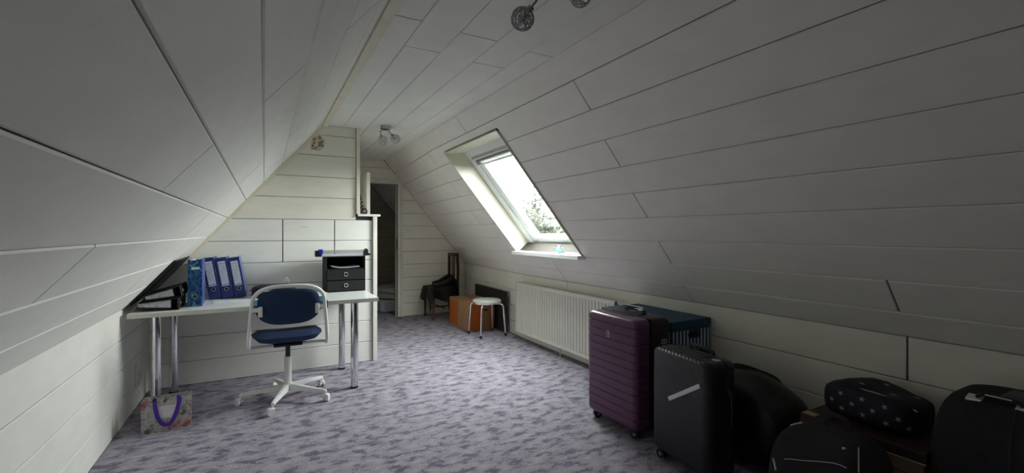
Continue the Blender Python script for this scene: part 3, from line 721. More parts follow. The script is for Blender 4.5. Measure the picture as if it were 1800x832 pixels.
# ------------------------------------------------------------------ papers, pencil case, pad
t = thing('paper_stack', 'untidy stack of white papers on the desk between binders and pencil case', 'papers', (-.01, 4.545, DT))
for k in range(5):
    bm = BM(); box(bm, (0, 0, .002+.005*k), (.19, .17, .0035), rot=R('Z', (-9, 6, -5, 8, -2)[k])); link('sheet', bm, M['paper'] if k % 2 == 0 else M['pagesedge'], t)
t = thing('paper_sheet', 'single flat white sheet lying in front of the leaning binders', 'paper', (-.20, 4.20, DT), .06)
bm = BM(); box(bm, (0, 0, .0012), (.297, .21, .0016)); link('sheet', bm, M['paper'], t)
t = thing('pencil_case', 'black zipped soft case lying on the desk behind the swivel chair', 'case', (.07, 4.335, DT), .05)
bm = BM(); blob(bm, (0, 0, .052), (.165, .085, .052), 3.6, 36, 18); c = link('case_body', bm, M['blackfab'], t, True)
bm = BM(); tube(bm, [Vector((.166*math.copysign(abs(math.cos(a))**.55, math.cos(a)), .086*math.copysign(abs(math.sin(a))**.55, math.sin(a)), .066)) for a in [2*PI*k/40 for k in range(40)]], .0035, 6, True); link('zip', bm, M['zip'], c, True)
bm = BM(); box(bm, (-.174, -.03, .060), (.012, .006, .025), .002); link('zip_pull', bm, M['steel'], c)
bm = BM(); box(bm, (-.03, -.0845, .058), (.14, .004, .010), .001); link('pale_strip', bm, M['pagesedge'], c)
t = thing('desk_pad', 'teal desk pad lying under the chair back at the edge of the desk', 'desk pad', (.175, 4.0165, DT+.0006))
bm = BM(); span(bm, (-.265, -.178, 0), (.265, .13, .003), .001, 1); link('pad', bm, M['teal'], t)
bm = BM(); span(bm, (-.265, -.188, -.055), (.265, -.1775, .003), .001, 1); link('folded_edge', bm, M['teal'], t)
t = thing('wire_ball', 'small loose ball of clear wrapping on top of the black case', 'wrapping', (.17, 4.34, DT+.105))
bm = BM(); r_ = random.Random(2)
for k in range(6):
    A = Vector((r_.gauss(0, 1), r_.gauss(0, 1), r_.gauss(0, 1))).normalized(); B = A.orthogonal().normalized(); C2 = A.cross(B)
    tube(bm, [Vector((0, 0, .025))+(B*math.cos(u)+C2*math.sin(u))*Vector((.05, 0, 0)).length*.5 for u in [2*PI*q/14 for q in range(14)]], .0009, 4, True)
link('loops', bm, M['pagesedge'], t)
t = thing('grey_notebook', 'thin grey notebook lying beside the black drawer box', 'notebook', (.43, 4.42, DT), .1)
bm = BM(); span(bm, (-.055, -.14, 0), (.045, .14, .012), .002, 1); c = link('cover', bm, M['pagesedge'], t)
bm = BM(); span(bm, (-.052, -.143, .003), (.042, -.1401, .009)); link('page_edges', bm, M['paper'], c)
# ------------------------------------------------------------------ drawer box with paper trimmer
t = thing('drawer_box', 'black fabric drawer box with an open top shelf and two drawers', 'box', (.655, 4.50, DT))
W, D_, Hh = .345, .27, .325
for nm, a, b_ in (('side_panel', (-W/2, -D_/2, 0), (-W/2+.008, D_/2, Hh)), ('side_panel', (W/2-.008, -D_/2, 0), (W/2, D_/2, Hh)), ('top_panel', (-W/2+.008, -D_/2, Hh-.008), (W/2-.008, D_/2, Hh)),
                  ('base_panel', (-W/2+.008, -D_/2, 0), (W/2-.008, D_/2, .008)), ('back_panel', (-W/2+.008, D_/2-.006, .008), (W/2-.008, D_/2, Hh-.008)), ('shelf', (-W/2+.008, -D_/2+.004, .205), (W/2-.008, D_/2-.006, .211)), ('shelf', (-W/2+.008, -D_/2+.004, .105), (W/2-.008, D_/2-.006, .109))):
    bm = BM(); span(bm, a, b_, .002, 1); link(nm, bm, M['darkfab'], t)
for z in (.010, .111):
    bm = BM(); span(bm, (-W/2+.010, -D_/2-.004, z), (W/2-.010, D_/2-.02, z+.092), .003, 2); dr = link('drawer', bm, M['darkfab'], t)
    bm = BM(); cyl(bm, (0, -D_/2-.0052, z+.05), (0, -D_/2-.0035, z+.05), .013, n=20); h_ = link('grommet', bm, M['black'], dr)
    bm = BM(); tube(bm, [Vector((.016*math.cos(u), -D_/2-.006, z+.05+.016*math.sin(u))) for u in [2*PI*q/24 for q in range(24)]], .0045, 8, True); link('grommet_ring', bm, M['chrome'], dr, True)
t = thing('paper_bundle', 'curved sheets of paper stuffed in the shelf of the black drawer box', 'papers', (.655, 4.50, DT+.2115))
bm = BM()
for q, dz in ((0, .004), (1, .010)):
    A = []
    for k in range(13):
        x = -.125+.25*k/12; z = dz+.022*abs((x+.02)/.125)**1.7*(1 if x < 0 else .35); A.append((x, z))
    vs1 = [[bm.verts.new((x, y, z+e)) for x, z in A] for y in (-.12, .10) for e in (0, .0025)]
    for i in range(12):
        bm.faces.new((vs1[0][i], vs1[0][i+1], vs1[2][i+1], vs1[2][i])); bm.faces.new((vs1[1][i], vs1[1][i+1], vs1[3][i+1], vs1[3][i])); bm.faces.new((vs1[0][i], vs1[0][i+1], vs1[1][i+1], vs1[1][i]))
link('sheets', bm, M['paper'], t)
t = thing('paper_trimmer', 'grey paper trimmer with blue cutting head lying across the black drawer box', 'paper trimmer', (.63, 4.44, DT+.3255))
bm = BM(); span(bm, (-.215, -.075, 0), (.215, .15, .012), .003, 1); link('base_plate', bm, M['label'], t)
bm = BM(); cyl(bm, (-.18, -.055, .052), (.20, -.055, .052), .004, n=10); link('guide_rail', bm, M['chrome'], t, True)
bm = BM(); cyl(bm, (-.18, -.035, .040), (.20, -.035, .040), .004, n=10); span(bm, (-.18, -.050, .024), (.20, -.030, .030)); link('guide_rail', bm, M['alu'], t)
bm = BM(); span(bm, (-.235, -.085, .0), (-.18, -.015, .055), .006, 2); hd_ = link('end_block', bm, M['blackfoot'], t, True)
bm = BM(); span(bm, (-.208, -.092, .022), (-.172, -.030, .066), .005, 2); link('cutting_head', bm, mat('blue_plastic', (.02, .03, .45), .3), t, True)
bm = BM(); prism(bm, [(.185, .0), (.245, .006), (.245, .020), (.225, .022), (.220, .060), (.205, .068), (.190, .052)], 'Y', -.08, -.01); link('end_block', bm, M['blackfoot'], t)
# ------------------------------------------------------------------ gift bag
t = thing('gift_bag', 'flower-printed paper bag with purple ribbon handles on the carpet by the chrome leg', 'bag', (-.567, 3.735, 0), math.radians(5))
wB, dB, hB = .130, .052, .212
bm = BM()
A = [(-wB, -dB, 0), (wB, -dB, 0), (wB, dB, 0), (-wB, dB, 0)]; B = [(-wB-.003, -dB+.006, hB), (wB+.003, -dB+.006, hB), (wB+.003, dB-.006, hB), (-wB-.003, dB-.006, hB)]
a_ = [bm.verts.new(p) for p in A]; b_ = [bm.verts.new(p) for p in B]; md = [bm.verts.new((s*(wB-.016), 0, hB*.55)) for s in (1, -1)]
bm.faces.new(a_[::-1]); bm.faces.new((a_[0], a_[1], b_[1], b_[0])); bm.faces.new((a_[2], a_[3], b_[3], b_[2]))
for (i, j, m_) in ((1, 2, md[0]), (3, 0, md[1])):
    bm.faces.new((a_[i], a_[j], m_)); bm.faces.new((a_[j], b_[j], m_)); bm.faces.new((b_[i], a_[i], m_))
bmesh.ops.solidify(bm, geom=bm.faces[:], thickness=.0015)
bb = link('bag_body', bm, M['floral'], t)
bm = BM(); span(bm, (-.055, -dB-.0005, .085), (.055, -dB+.004, .165)); 
for v in bm.verts: v.co.y += .006*v.co.z/hB
link('pale_print_field', bm, mat('lilac_print', (.72, .66, .74), .5, var=.12, scale=60), bb)
for s, yy in ((-1, -dB), (1, dB)):
    P = [Vector((-.062, yy+s*.004-s*.006, hB-.010)), Vector((-.058, yy+s*.007, hB-.05)), Vector((-.045, yy+s*.009, hB-.115)), Vector((-.02, yy+s*.010, .052)), Vector((.0, yy+s*.010, .044)), Vector((.022, yy+s*.010, .052)), Vector((.046, yy+s*.009, hB-.11)), Vector((.062, yy+s*.007, hB-.05)), Vector((.068, yy+s*.004-s*.006, hB-.004))]
    bm = BM(); pp = crom(P, 4); prev = None
    for i, q in enumerate(pp):
        tg = (pp[min(i+1, len(pp)-1)]-pp[max(i-1, 0)]).normalized(); nn = Vector((tg.z, 0, -tg.x)).normalized()*.0115
        cur = [bm.verts.new(q+nn+Vector((0, .0006, 0))), bm.verts.new(q-nn+Vector((0, .0006, 0))), bm.verts.new(q-nn-Vector((0, .0006, 0))), bm.verts.new(q+nn-Vector((0, .0006, 0)))]
        if prev:
            for k in range(4): bm.faces.new((prev[k], prev[(k+1) % 4], cur[(k+1) % 4], cur[k]))
        prev = cur
    link('ribbon_handle', bm, M['ribbon'], bb)
for s in (-1, 1):
    bm = BM(); blob(bm, (s*.063, -dB+.012, hB-.006), (.014, .010, .018), 2, 12, 8); link('ribbon_knot', bm, M['black'] if s < 0 else M['ribbon'], bb, True)
# socket and loop of cable by the corner under the desk
t = thing('wall_socket', 'small white socket low on the knee wall under the desk', 'socket', (XL, 4.36, .20))
bm = BM(); span(bm, (0, -.04, -.04), (.009, .04, .04), .003, 2); link('cover_plate', bm, M['cream_w'], t)
bm = BM(); cyl(bm, (.009, 0, 0), (.0105, 0, 0), .019, n=20); link('socket_well', bm, M['deskedge'], t)
t = thing('cable', 'thin white cable hanging in a loop on the knee wall under the desk', 'cable', (XL+.004, 4.22, 0))
bm = BM(); tube(bm, crom([Vector((0, .05, .33)), Vector((.004, .0, .30)), Vector((.005, -.025, .24)), Vector((.004, -.01, .18)), Vector((.006, .04, .155)), Vector((.008, .10, .17)), Vector((.008, .13, .20))], 5), .0028, 6); link('cord', bm, M['deskedge'], t, True)
# hook and sticker on the wall behind the desk
t = thing('wall_hook', 'tiny white adhesive hook on the panelled wall above the desk', 'hook', (.36, YB, 1.358))
bm = BM(); box(bm, (0, -.003, 0), (.022, .006, .016), .002); link('hook_plate', bm, M['wwhite'], t)
bm = BM(); tube(bm, [Vector((-.015, -.004, 0)), Vector((-.022, -.016, -.004)), Vector((-.030, -.017, .004))], .003, 6); link('hook_arm', bm, M['wwhite'], t)
t = thing('wall_sticker', 'small sticker of red and green flowers high on the wall by the slope', 'sticker', (.445, YB, 2.165))
def disc(x, z, r, m, nm, lift=.0012, n=12):
    bm = BM(); cyl(bm, (x, 0, z), (x, -lift, z), r, n=n); link(nm, bm, m, t)
ro, gr, br, wh = mat('red_print', (.30, .05, .04), .5), mat('green_print', (.14, .26, .20), .5), mat('tan_print', (.42, .25, .13), .5), mat('pale_print', (.62, .56, .48), .5)
bm = BM(); prism(bm, [(-.058, -.075), (.02, -.08), (.062, -.04), (.066, .03), (.02, .07), (-.04, .045), (-.062, -.02)], 'Y', -.0008, 0); link('sticker_paper', bm, wh, t)
for x, z, r in ((-.028, .030, .018), (.020, .048, .018)): disc(x, z, r, br, 'flower_centre', .0016)
for x, z, r in ((-.040, -.035, .011), (-.022, -.058, .009), (-.045, -.062, .007), (-.030, -.008, .010), (-.006, -.048, .007)): disc(x, z, r, ro, 'red_petal', .0016)
for x, z, r in ((.025, -.005, .018), (.042, .012, .013), (.018, -.028, .014), (.045, -.028, .012)): disc(x, z, r, gr, 'green_petal', .0018)
# dark curled cord on the ledge
t = thing('curled_cord', 'dark curled cord with a cloth end lying on the ledge of the box wall', 'cord', (.895, 4.95, 1.484))
bm = BM(); pts = []
for k in range(60):
    u = k/59; z = .022+.16*u; a = u*2*PI*4.2; pts.append(Vector((.026-.040*u+.016*math.cos(a), .016*math.sin(a), z)))
tube(bm, pts, .0055, 6); tube(bm, [Vector((.032+.026*math.cos(q), .01*math.sin(q*2), .040+.032*math.sin(q))) for q in [2*PI*j/20 for j in range(20)]], .0075, 7, True)
link('cord', bm, M['black'], t, True)
bm = BM(); blob(bm, (-.018, 0, .215), (.026, .02, .060), 2.2, 16, 12, f=lambda v: v+Vector((-.25*(v.z+.05), 0, 0))); link('cloth_end', bm, M['blackfab'], t, True)
# light switches on the far wall
for z, lb in ((1.407, 'upper white square light switch by the doorway'), (1.322, 'lower white square light switch by the doorway')):
    t = thing('light_switch', lb, 'switch', (1.967, YF, z), group='light switches by the doorway')
    bm = BM(); box(bm, (0, -.005, 0), (.081, .010, .081), .003); link('cover_plate', bm, M['wwhite'], t)
    bm = BM(); box(bm, (0, -.012, 0), (.052, .006, .052), .002); link('rocker', bm, M['cream_w'], t)
# ------------------------------------------------------------------ spot lamps with wire balls
def wireball(bm, c, r, n, seed, tw=.0011):
    rr = random.Random(seed)
    for k in range(n):
        A = Vector((rr.gauss(0, 1), rr.gauss(0, 1), rr.gauss(0, 1))).normalized(); B = A.orthogonal().normalized(); C2 = A.cross(B); o = rr.uniform(-.45, .45)
        q = math.sqrt(1-o*o); ph = rr.uniform(0, 6); am = rr.uniform(.02, .10)
        tube(bm, [Vector(c)+(A*(o+am*math.sin(3*u+ph))+(B*math.cos(u)+C2*math.sin(u))*q)*r for u in [2*PI*j/18 for j in range(18)]], tw, 4, True)
def spotlamp(label, loc, heads, rz, canopy, wm, n, tw):
    t = thing('ceiling_spotlight', label, 'ceiling lamp', loc, rz)
    bm = BM(); lathe(bm, [(0, 0), (canopy, 0), (canopy, -.030), (canopy-.004, -.034), (0, -.034)], n=32); link('canopy', bm, M['steel'], t, True)
    for i, (a, b_, c, r) in enumerate(heads):
        a, b_, c = Vector(a), Vector(b_), Vector(c); d = (c-b_).normalized()
        bm = BM(); tube(bm, [a, (a+b_)/2+Vector((0, 0, -.003)), b_], .0045, 8); tube(bm, [b_, c-d*r*1.05], .005, 8); bmesh.ops.create_uvsphere(bm, u_segments=10, v_segments=8, radius=.009, matrix=Matrix.Translation(b_)); ar = link('arm', bm, M['steel'], t, True)
        bm = BM(); cyl(bm, c-d*r*1.28, c-d*r*.80, .013, .015, n=16); link('lamp_holder', bm, M['steel'], ar, True)
        bm = BM(); cyl(bm, c-d*r*.80, c-d*r*.1, .009, n=12); bmesh.ops.create_uvsphere(bm, u_segments=14, v_segments=10, radius=.016, matrix=Matrix.Translation(c-d*r*.05)); link('bulb', bm, mat('frosted_bulb', (.55, .55, .53), .15), ar, True)
        bm = BM(); wireball(bm, c, r, n, 11+i, tw); link('wire_ball_shade', bm, wm, ar, True)
    return t
spotlamp('nickel ceiling lamp with two silver wire-ball shades near the box wall', (1.035, 4.46, ZC), [((-.02, 0, -.03), (-.050, -.01, -.060), (-.030, 0, -.145), .046), ((.02, 0, -.03), (.045, .02, -.050), (.105, .03, -.108), .046)], 0, .048, M['wiresilver'], 26, .0013)
spotlamp('ceiling lamp with dark wire-ball shades hanging almost overhead', (1.0, 1.40, ZC), [((-.03, .05, -.03), (-.010, .132, -.060), (-.058, .228, -.150), .0475), ((.03, .03, -.03), (.08, .075, -.032), (.158, .118, -.052), .044)], 0, .055, mat('grey_wire', (.34, .34, .34), .3, .9), 26, .0013)
# ------------------------------------------------------------------ radiator
RY0, RY1, RX, RZ0, RZ1 = 3.02, 4.79, 2.675, .10, .70
t = thing('radiator', 'long white ribbed panel radiator on the knee wall below the skylight', 'radiator', (RX, RY0, 0))
LRd = RY1-RY0; bm = BM(); n = 36; pit = (LRd-.05)/n; prof = [(0, 0)]
prof = [(.0, 0.0)]
y = .025; pf = [(0, .0), (.024, .0)]
for k in range(n):
    pf += [(y+.006, .0), (y+.012, .010), (y+pit-.012, .010), (y+pit-.006, .0)]; y += pit
pf += [(LRd, 0)]
for z0, z1 in ((RZ0+.03, RZ1-.035),):
    A = [bm.verts.new((.012-x, yy, z0)) for yy, x in pf]; B = [bm.verts.new((.012-x, yy, z1)) for yy, x in pf]
    for i in range(len(pf)-1): bm.faces.new((A[i], A[i+1], B[i+1], B[i]))
    bm.faces.new(B+[bm.verts.new((.03, LRd, z1)), bm.verts.new((.03, 0, z1))]); bm.faces.new(A+[bm.verts.new((.03, LRd, z0)), bm.verts.new((.03, 0, z0))])
fp = link('front_plate', bm, M['rad'], t)
bm = BM(); span(bm, (.0, 0, RZ0), (.03, LRd, RZ0+.031), .003, 2); span(bm, (.0, 0, RZ1-.036), (.03, LRd, RZ1-.004), .003, 2); link('header_tube', bm, M['rad'], t)
for yy in (0, LRd-.004):
    bm = BM(); span(bm, (-.004, yy, RZ0), (.088, yy+.004, RZ1), .001, 1); link('side_cover', bm, M['rad'], t)
bm = BM(); span(bm, (.07, .01, RZ0), (.085, LRd-.01, RZ1-.01)); link('rear_plate', bm, M['rad'], t)
bm = BM()
for k in range(int(LRd/.02)): span(bm, (.004, .008+k*.02, RZ1-.004), (.086, .014+k*.02, RZ1+.001))
for x in (.0, .042, .084): span(bm, (x, 0, RZ1-.004), (x+.004, LRd, RZ1+.002))
link('top_grille', bm, M['rad'], t, kind='stuff')
for yy in (.35, LRd-.35):
    bm = BM(); span(bm, (.085, yy, .2), (.108, yy+.03, .62)); link('wall_bracket', bm, M['steel'], t)
bm = BM(); cyl(bm, (.045, -.005, RZ1-.06), (.045, -.05, RZ1-.06), .012, n=14); v_ = link('valve', bm, M['steel'], t, True)
bm = BM(); cyl(bm, (.045, -.045, RZ1-.03), (.0, -.075, RZ1+.0), .021, .025, 20); link('thermostat_head', bm, M['rad'], v_, True)
bm = BM(); tube(bm, crom([Vector((.045, -.04, RZ1-.06)), Vector((.05, -.045, .5)), Vector((.05, -.045, .2)), Vector((.05, -.045, .0))], 3), .008, 8); link('feed_pipe', bm, M['rad'], v_, True)
bm = BM(); tube(bm, [Vector((.05, .90, .10)), Vector((.05, .90, .0))], .007, 8); link('feed_pipe', bm, M['rad'], t, True)
# ------------------------------------------------------------------ stool
t = thing('round_stool', 'low round stool with white vinyl seat and chrome legs beside the cardboard box', 'stool', (2.485, 5.20, 0), math.radians(2))
bm = BM(); lathe(bm, [(0, .408), (.165, .408), (.178, .414), (.182, .426), (.180, .440), (.165, .451), (.10, .456), (0, .457)], n=40); s_ = link('seat', bm, M['seatwhite'], t, True)
bm = BM(); lathe(bm, [(.170, .404), (.183, .404), (.184, .418), (.176, .420), (.170, .404)], n=40); link('metal_rim', bm, M['chrome'], s_, True)
for k in range(4):
    a = math.radians(45+90*k); c_, n_ = math.cos(a), math.sin(a)
    bm = BM(); tube(bm, crom([Vector((c_*r, n_*r, z)) for r, z in ((.05, .398), (.13, .398), (.190, .392), (.215, .360), (.225, .25), (.245, .015))], 4), .0115, 10); l = link('leg', bm, M['chrome'], t, True)
    bm = BM(); cyl(bm, (c_*.247, n_*.247, 0), (c_*.243, n_*.243, .035), .016, .0145, 16); link('rubber_foot', bm, M['blackfoot'], l, True)
# ------------------------------------------------------------------ cardboard box
t = thing('cardboard_box', 'orange-printed brown cardboard box closed with overlapping flaps under the round stool', 'box', (2.53, 5.80, 0), 0)
hx, hy, hh = .19, .345, .382
bm = BM(); span(bm, (-hx, -hy, 0), (hx, hy, hh-.008), .003, 1); bd = link('box_body', bm, M['card'], t)
for nm, a, b_ in (('orange_side', (-hx-.0008, .035, .01), (-hx, hy-.004, hh-.035)), ('orange_end', (-hx+.01, -hy-.0008, .012), (.02, -hy, hh-.03)), ('orange_end', (.11, -hy-.0008, .012), (hx-.01, -hy, hh-.03))):
    bm = BM(); span(bm, a, b_); link('orange_print', bm, M['orange'], bd)
bm = BM()
for k in range(4): span(bm, (-hx-.0012, -.21+.042*k, .185-.01*k), (-hx, -.178+.042*k, .222-.01*k)); 
link('faded_stamp', bm, mat('faded_orange_stamp', (.40, .15, .05), .8), bd)
bm = BM(); span(bm, (.03, -hy-.0015, .255), (.085, -hy, .280), .0005, 1); link('hand_hole', bm, M['black'], bd)
for a, b_ in (((-hx, -hy, hh-.008), (hx, -.06, hh-.003)), ((-hx, .08, hh-.008), (hx, hy, hh-.003)), ((-hx, -.16, hh-.003), (-.02, .13, hh)), ((.0, -.20, hh-.003), (hx, .2, hh+.001))):
    bm = BM(); span(bm, a, b_, .0008, 1); link('flap', bm, M['card'], bd)
bm = BM(); span(bm, (-hx-.0015, .015, .20), (-hx, .030, hh-.004)); span(bm, (-.16, -.05, hh-.0005), (.10, -.038, hh+.0015)); link('tape_strip', bm, mat('brown_tape', (.14, .05, .02), .3), bd)
bm = BM(); span(bm, (-.10, -.22, hh-.003), (.02, -.205, hh-.0015)); link('slot', bm, M['black'], bd)
# charcoal panel leaning at the wall
t = thing('leaning_panel', 'charcoal flat panel standing on edge against the knee wall behind the stool', 'panel', (2.758, 5.18, 0), math.radians(-1.2))
bm = BM(); span(bm, (-.010, 0, 0), (.010, 1.03, .532), .002, 1); pn_ = link('board', bm, M['dkpanel'], t)
bm = BM(); span(bm, (-.0115, -.001, .524), (.0115, 1.031, .533), .001, 1); link('edge_band', bm, M['black'], pn_)
# ------------------------------------------------------------------ old wooden chair with jacket
ca = math.radians(1)
t = thing('wooden_chair', 'dark wooden chair with tall slatted back in the far corner under the slope', 'chair', (2.390, 6.64, 0), ca)
# local: faces -X ; seat 0.42 x 0.42
for y in (-.195, .195):
    bm = BM(); loft(bm, [(0, .017, .017, .006, -.19, y), (.02, .020, .020, .006, -.19, y), (.05, .013, .013, .005, -.19, y), (.30, .018, .018, .004, -.19, y), (.44, .021, .021, .003, -.19, y)], 2); link('leg', bm, M['wood_md'], t, True)
    bm = BM(); tube(bm, crom([Vector((.235, y*.95, .0)), Vector((.205, y*.95, .22)), Vector((.195, y*.95, .45)), Vector((.205, y*.92, .70)), Vector((.20, y*.84, .97))], 3), [.019]*13, 8, flat=(.040, .050)); link('leg', bm, M['wood_dk'], t, True)
for a, b_ in (((-.19, -.18, .385), (-.172, .18, .435)), ((.18, -.18, .385), (.198, .18, .435)), ((-.18, -.205, .385), (.19, -.187, .435)), ((-.18, .187, .385), (.19, .205, .435))):
    bm = BM(); span(bm, a, b_, .003, 1); link('seat_rail', bm, M['wood_dk'], t)
bm = BM(); loft(bm, [(.436, .215, .215, .03), (.452, .222, .222, .035), (.466, .218, .218, .03), (.474, .19, .19, .03)], 4); link('seat', bm, M['wood_dk'], t, True)
bm = BM(); box(bm, (.202, 0, .955), (.030, .385, .060), .010, 2); link('top_rail', bm, M['wood_dk'], t, True)
bm = BM(); box(bm, (.200, 0, .560), (.022, .36, .040), .005, 2); link('lower_rail', bm, M['wood_dk'], t, True)
for y, w_, m_ in ((0, .125, 'wood_md'),):
    bm = BM(); box(bm, (.203, y, .757), (.012, w_, .37), .003, 1); link('back_slat', bm, M[m_], t)
for z in (.16,):
    bm = BM(); cyl(bm, (-.19, 0, z), (.21, 0, z), .009, n=10); cyl(bm, (-.02, -.19, z), (-.02, .19, z), .009, n=10); link('stretcher', bm, M['wood_dk'], t, True)
# jacket: cloth mesh over the seat, falling over the front and the near side
t = thing('black_jacket', 'black glossy jacket slung over the seat of the dark wooden chair', 'jacket', (2.390, 6.64, 0), ca)
rj_ = random.Random(4); bm = BM(); NU, NV = 34, 34; G = []
for i in range(NU):
    row = []
    for j in range(NV):
        u, v = -1+2*i/(NU-1), -1+2*j/(NV-1)
        X_, Y_ = u*.355-.03, v*.335-.02
        z = .487+.012*math.sin(9*X_+4*Y_)+.010*math.sin(23*Y_+3*X_)
        dx = max(0, -.225-X_); dy = max(0, abs(Y_+.0)-.225)
        edge = .02*math.sin(17*Y_)+.03*math.sin(11*X_+1)
        if dx > 0: z -= dx*1.25+edge*min(1, dx*8); X_ = -.225-dx*.28-.012*math.sin(20*Y_)
        if dy > 0: z -= dy*1.35+edge*min(1, dy*8); Y_ = math.copysign(.225+dy*.25+.012*math.sin(19*X_), Y_)
        bx = X_-.12
        if bx > 0: z += .085*(bx/.18)**1.2*(1+.5*math.sin(9*Y_+1)); X_ = min(X_, .172)
        row.append(bm.verts.new((X_, Y_, z)))
    G.append(row)
for i in range(NU-1):
    for j in range(NV-1): bm.faces.new((G[i][j], G[i+1][j], G[i+1][j+1], G[i][j+1]))
bmesh.ops.solidify(bm, geom=bm.faces[:], thickness=.006)
jk = link('cloth', bm, M['blacknylon'], t, True)
bm = BM(); tube(bm, crom([Vector((.14, -.06, .60)), Vector((.05, -.12, .545)), Vector((-.06, -.13, .515)), Vector((-.16, -.10, .51))], 4), [.030]*4+[.036]*5+[.030]*4, 9); link('sleeve', bm, M['blacknylon'], t, True)
bm = BM(); tube(bm, crom([Vector((.15, .02, .63)), Vector((.10, .08, .59)), Vector((.0, .10, .53)), Vector((-.10, .06, .515))], 4), [.034]*13, 9); link('sleeve', bm, M['blacknylon'], t, True)
bm = BM(); box(bm, (-.02, -.05, .506), (.13, .035, .006), .002, rot=R('Z', 20)); link('grey_lettering_patch', bm, M['steel'], jk)
# ------------------------------------------------------------------ bedding in the dark room beyond the doorway
t = thing('folded_bedding', 'pile of folded white bedding on the floor of the dark room beyond the doorway', 'bedding', (2.02, 8.05, 0), .1)
bm = BM(); loft(bm, [(0, .40, .55, .06), (.02, .42, .57, .07), (.16, .42, .57, .07), (.18, .40, .55, .06)], 4); link('mattress', bm, M['label'], t, True)
for k in range(2):
    bm = BM(); blob(bm, (-.02+.03*k, -.02, .225+.085*k), (.37-.03*k, .50, .050), 4, 32, 14, f=lambda v: v+Vector((0, 0, .008*math.sin(17*v.x)+.006*math.sin(13*v.y)))); link('duvet', bm, M['bedding'], t, True)

# ------------------------------------------------------------------ suitcases
def groove_secs(z0, z1, hx, hy, r, zs, gd=.0035, gw=.0045):
    er = .035; S = []
    for k in range(6):
        a = PI/2*k/5; S.append((z0+er*(1-math.sin(a)), hx-er*(1-math.cos(a)), hy-er*(1-math.cos(a)), r))
    S = S[::-1] if False else [(z0+er*(1-math.cos(PI/2*k/5)), hx-er*(1-math.sin(PI/2*k/5)), hy-er*(1-math.sin(PI/2*k/5)), r) for k in range(6)]
    for z in zs: S += [(z-gw, hx, hy, r), (z-gw*.3, hx-gd, hy-gd, r), (z+gw*.3, hx-gd, hy-gd, r), (z+gw, hx, hy, r)]
    S += [(z1-er*(1-math.cos(PI/2*k/5)), hx-er*(1-math.sin(PI/2*k/5)), hy-er*(1-math.sin(PI/2*k/5)), r) for k in range(5, -1, -1)]
    return S
def twin_wheel(parent, x, y, ph=0):
    bm = BM(); ax = Vector((math.cos(ph), math.sin(ph), 0)); c = Vector((x, y, .026))
    for s in (-1, 1): cyl(bm, c+ax*s*.007, c+ax*s*.020, .026, n=20)
    box(bm, c+Vector((0, 0, .022)), (.030, .034, .030), .008, 2); wv = link('wheel', bm, M['blackfoot'], parent, True)
    bm = BM()
    for s in (-1, 1): cyl(bm, c+ax*s*.0195, c+ax*s*.0212, .011, n=14)
    link('hub_cap', bm, M['steel'], wv)
# purple: face towards the room (-X), narrow side towards the camera
t = thing('purple_suitcase', 'large purple hard-shell suitcase with horizontal ribs standing by the radiator', 'suitcase', (2.165, 2.32, 0))
HX, HY, Z0, Z1 = .155, .245, .050, .752
zs = [Z0+.075+.052*k for k in range(12)]
def half(x0, x1):
    bm = BM(); S = groove_secs(Z0, Z1, HX, HY, .042, zs); loft(bm, S, 6)
    for x, s in ((x0, -1), (x1, 1)):
        res = bmesh.ops.bisect_plane(bm, geom=bm.verts[:]+bm.edges[:]+bm.faces[:], plane_co=(x, 0, 0), plane_no=(s, 0, 0), clear_outer=True)
        ed = [e for e in res['geom_cut'] if isinstance(e, bmesh.types.BMEdge)]
        if ed: bmesh.ops.holes_fill(bm, edges=ed)
    return bm
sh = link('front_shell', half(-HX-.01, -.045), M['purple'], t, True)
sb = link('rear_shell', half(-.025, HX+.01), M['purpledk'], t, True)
bm = BM(); loft(bm, [(Z0+.002, .0105, HY-.038, .006, -.035, 0), (Z0+.03, .0105, HY-.004, .006, -.035, 0), (Z1-.03, .0105, HY-.004, .006, -.035, 0), (Z1-.002, .0105, HY-.038, .006, -.035, 0)], 3); zp = link('zip_band', bm, M['zip'], t)
def badge(parent, c, nx, w_, h_, m):
    """rounded rectangle outline badge with a dark centre"""
    c = Vector(c); n = Vector(nx); s = Vector((0, 0, 1)).cross(n); up = Vector((0, 0, 1))
    bm = BM(); P = [c+n*.002+s*a*w_/2+up*b_*h_/2 for a, b_ in [(x/1.0, y) for x, y in rrect(1, 1, .45, 4)]]; tube(bm, P, .0022, 6, True); b1 = link('badge', bm, m, parent, True)
    bm = BM(); pts_ = [c+n*.001+s*a*w_*.46+up*b_*h_*.46 for a, b_ in rrect(1, 1, .4, 3)]; A = [bm.verts.new(p) for p in pts_]; B = [bm.verts.new(p-n*.004) for p in pts_]; bm.faces.new(A); m_ = len(A)
    for i in range(m_): bm.faces.new((A[i], A[(i+1) % m_], B[(i+1) % m_], B[i]))
    link('badge_centre', bm, M['blackfoot'] if m is M['tape'] else m, b1)
    bm = BM()
    for k in range(3): box(bm, c+n*.0018+up*(h_*.22*(k-1)), (abs(s.x)*w_*.5+.001, abs(s.y)*w_*.5+.001, h_*.07)); 
    link('badge_bar', bm, m, b1)
badge(sh, (-HX, .015, .625), (-1, 0, 0), .026, .042, M['tape'])
badge(sb, (.085, -HY, .60), (0, -1, 0), .045, .026, M['tape'])
for x in (-.105, .115):
    for y in (-.185, .185): twin_wheel(t, x, y, .4 if y < 0 else 1.2)
bm = BM(); P = [Vector((.075, -.085, Z1-.006)), Vector((.075, -.078, Z1+.018)), Vector((.075, 0, Z1+.024)), Vector((.075, .078, Z1+.018)), Vector((.075, .085, Z1-.006))]; tube(bm, crom(P, 4), .01, 8, flat=(.026, .012)); link('carry_handle', bm, M['blackfoot'], t, True)
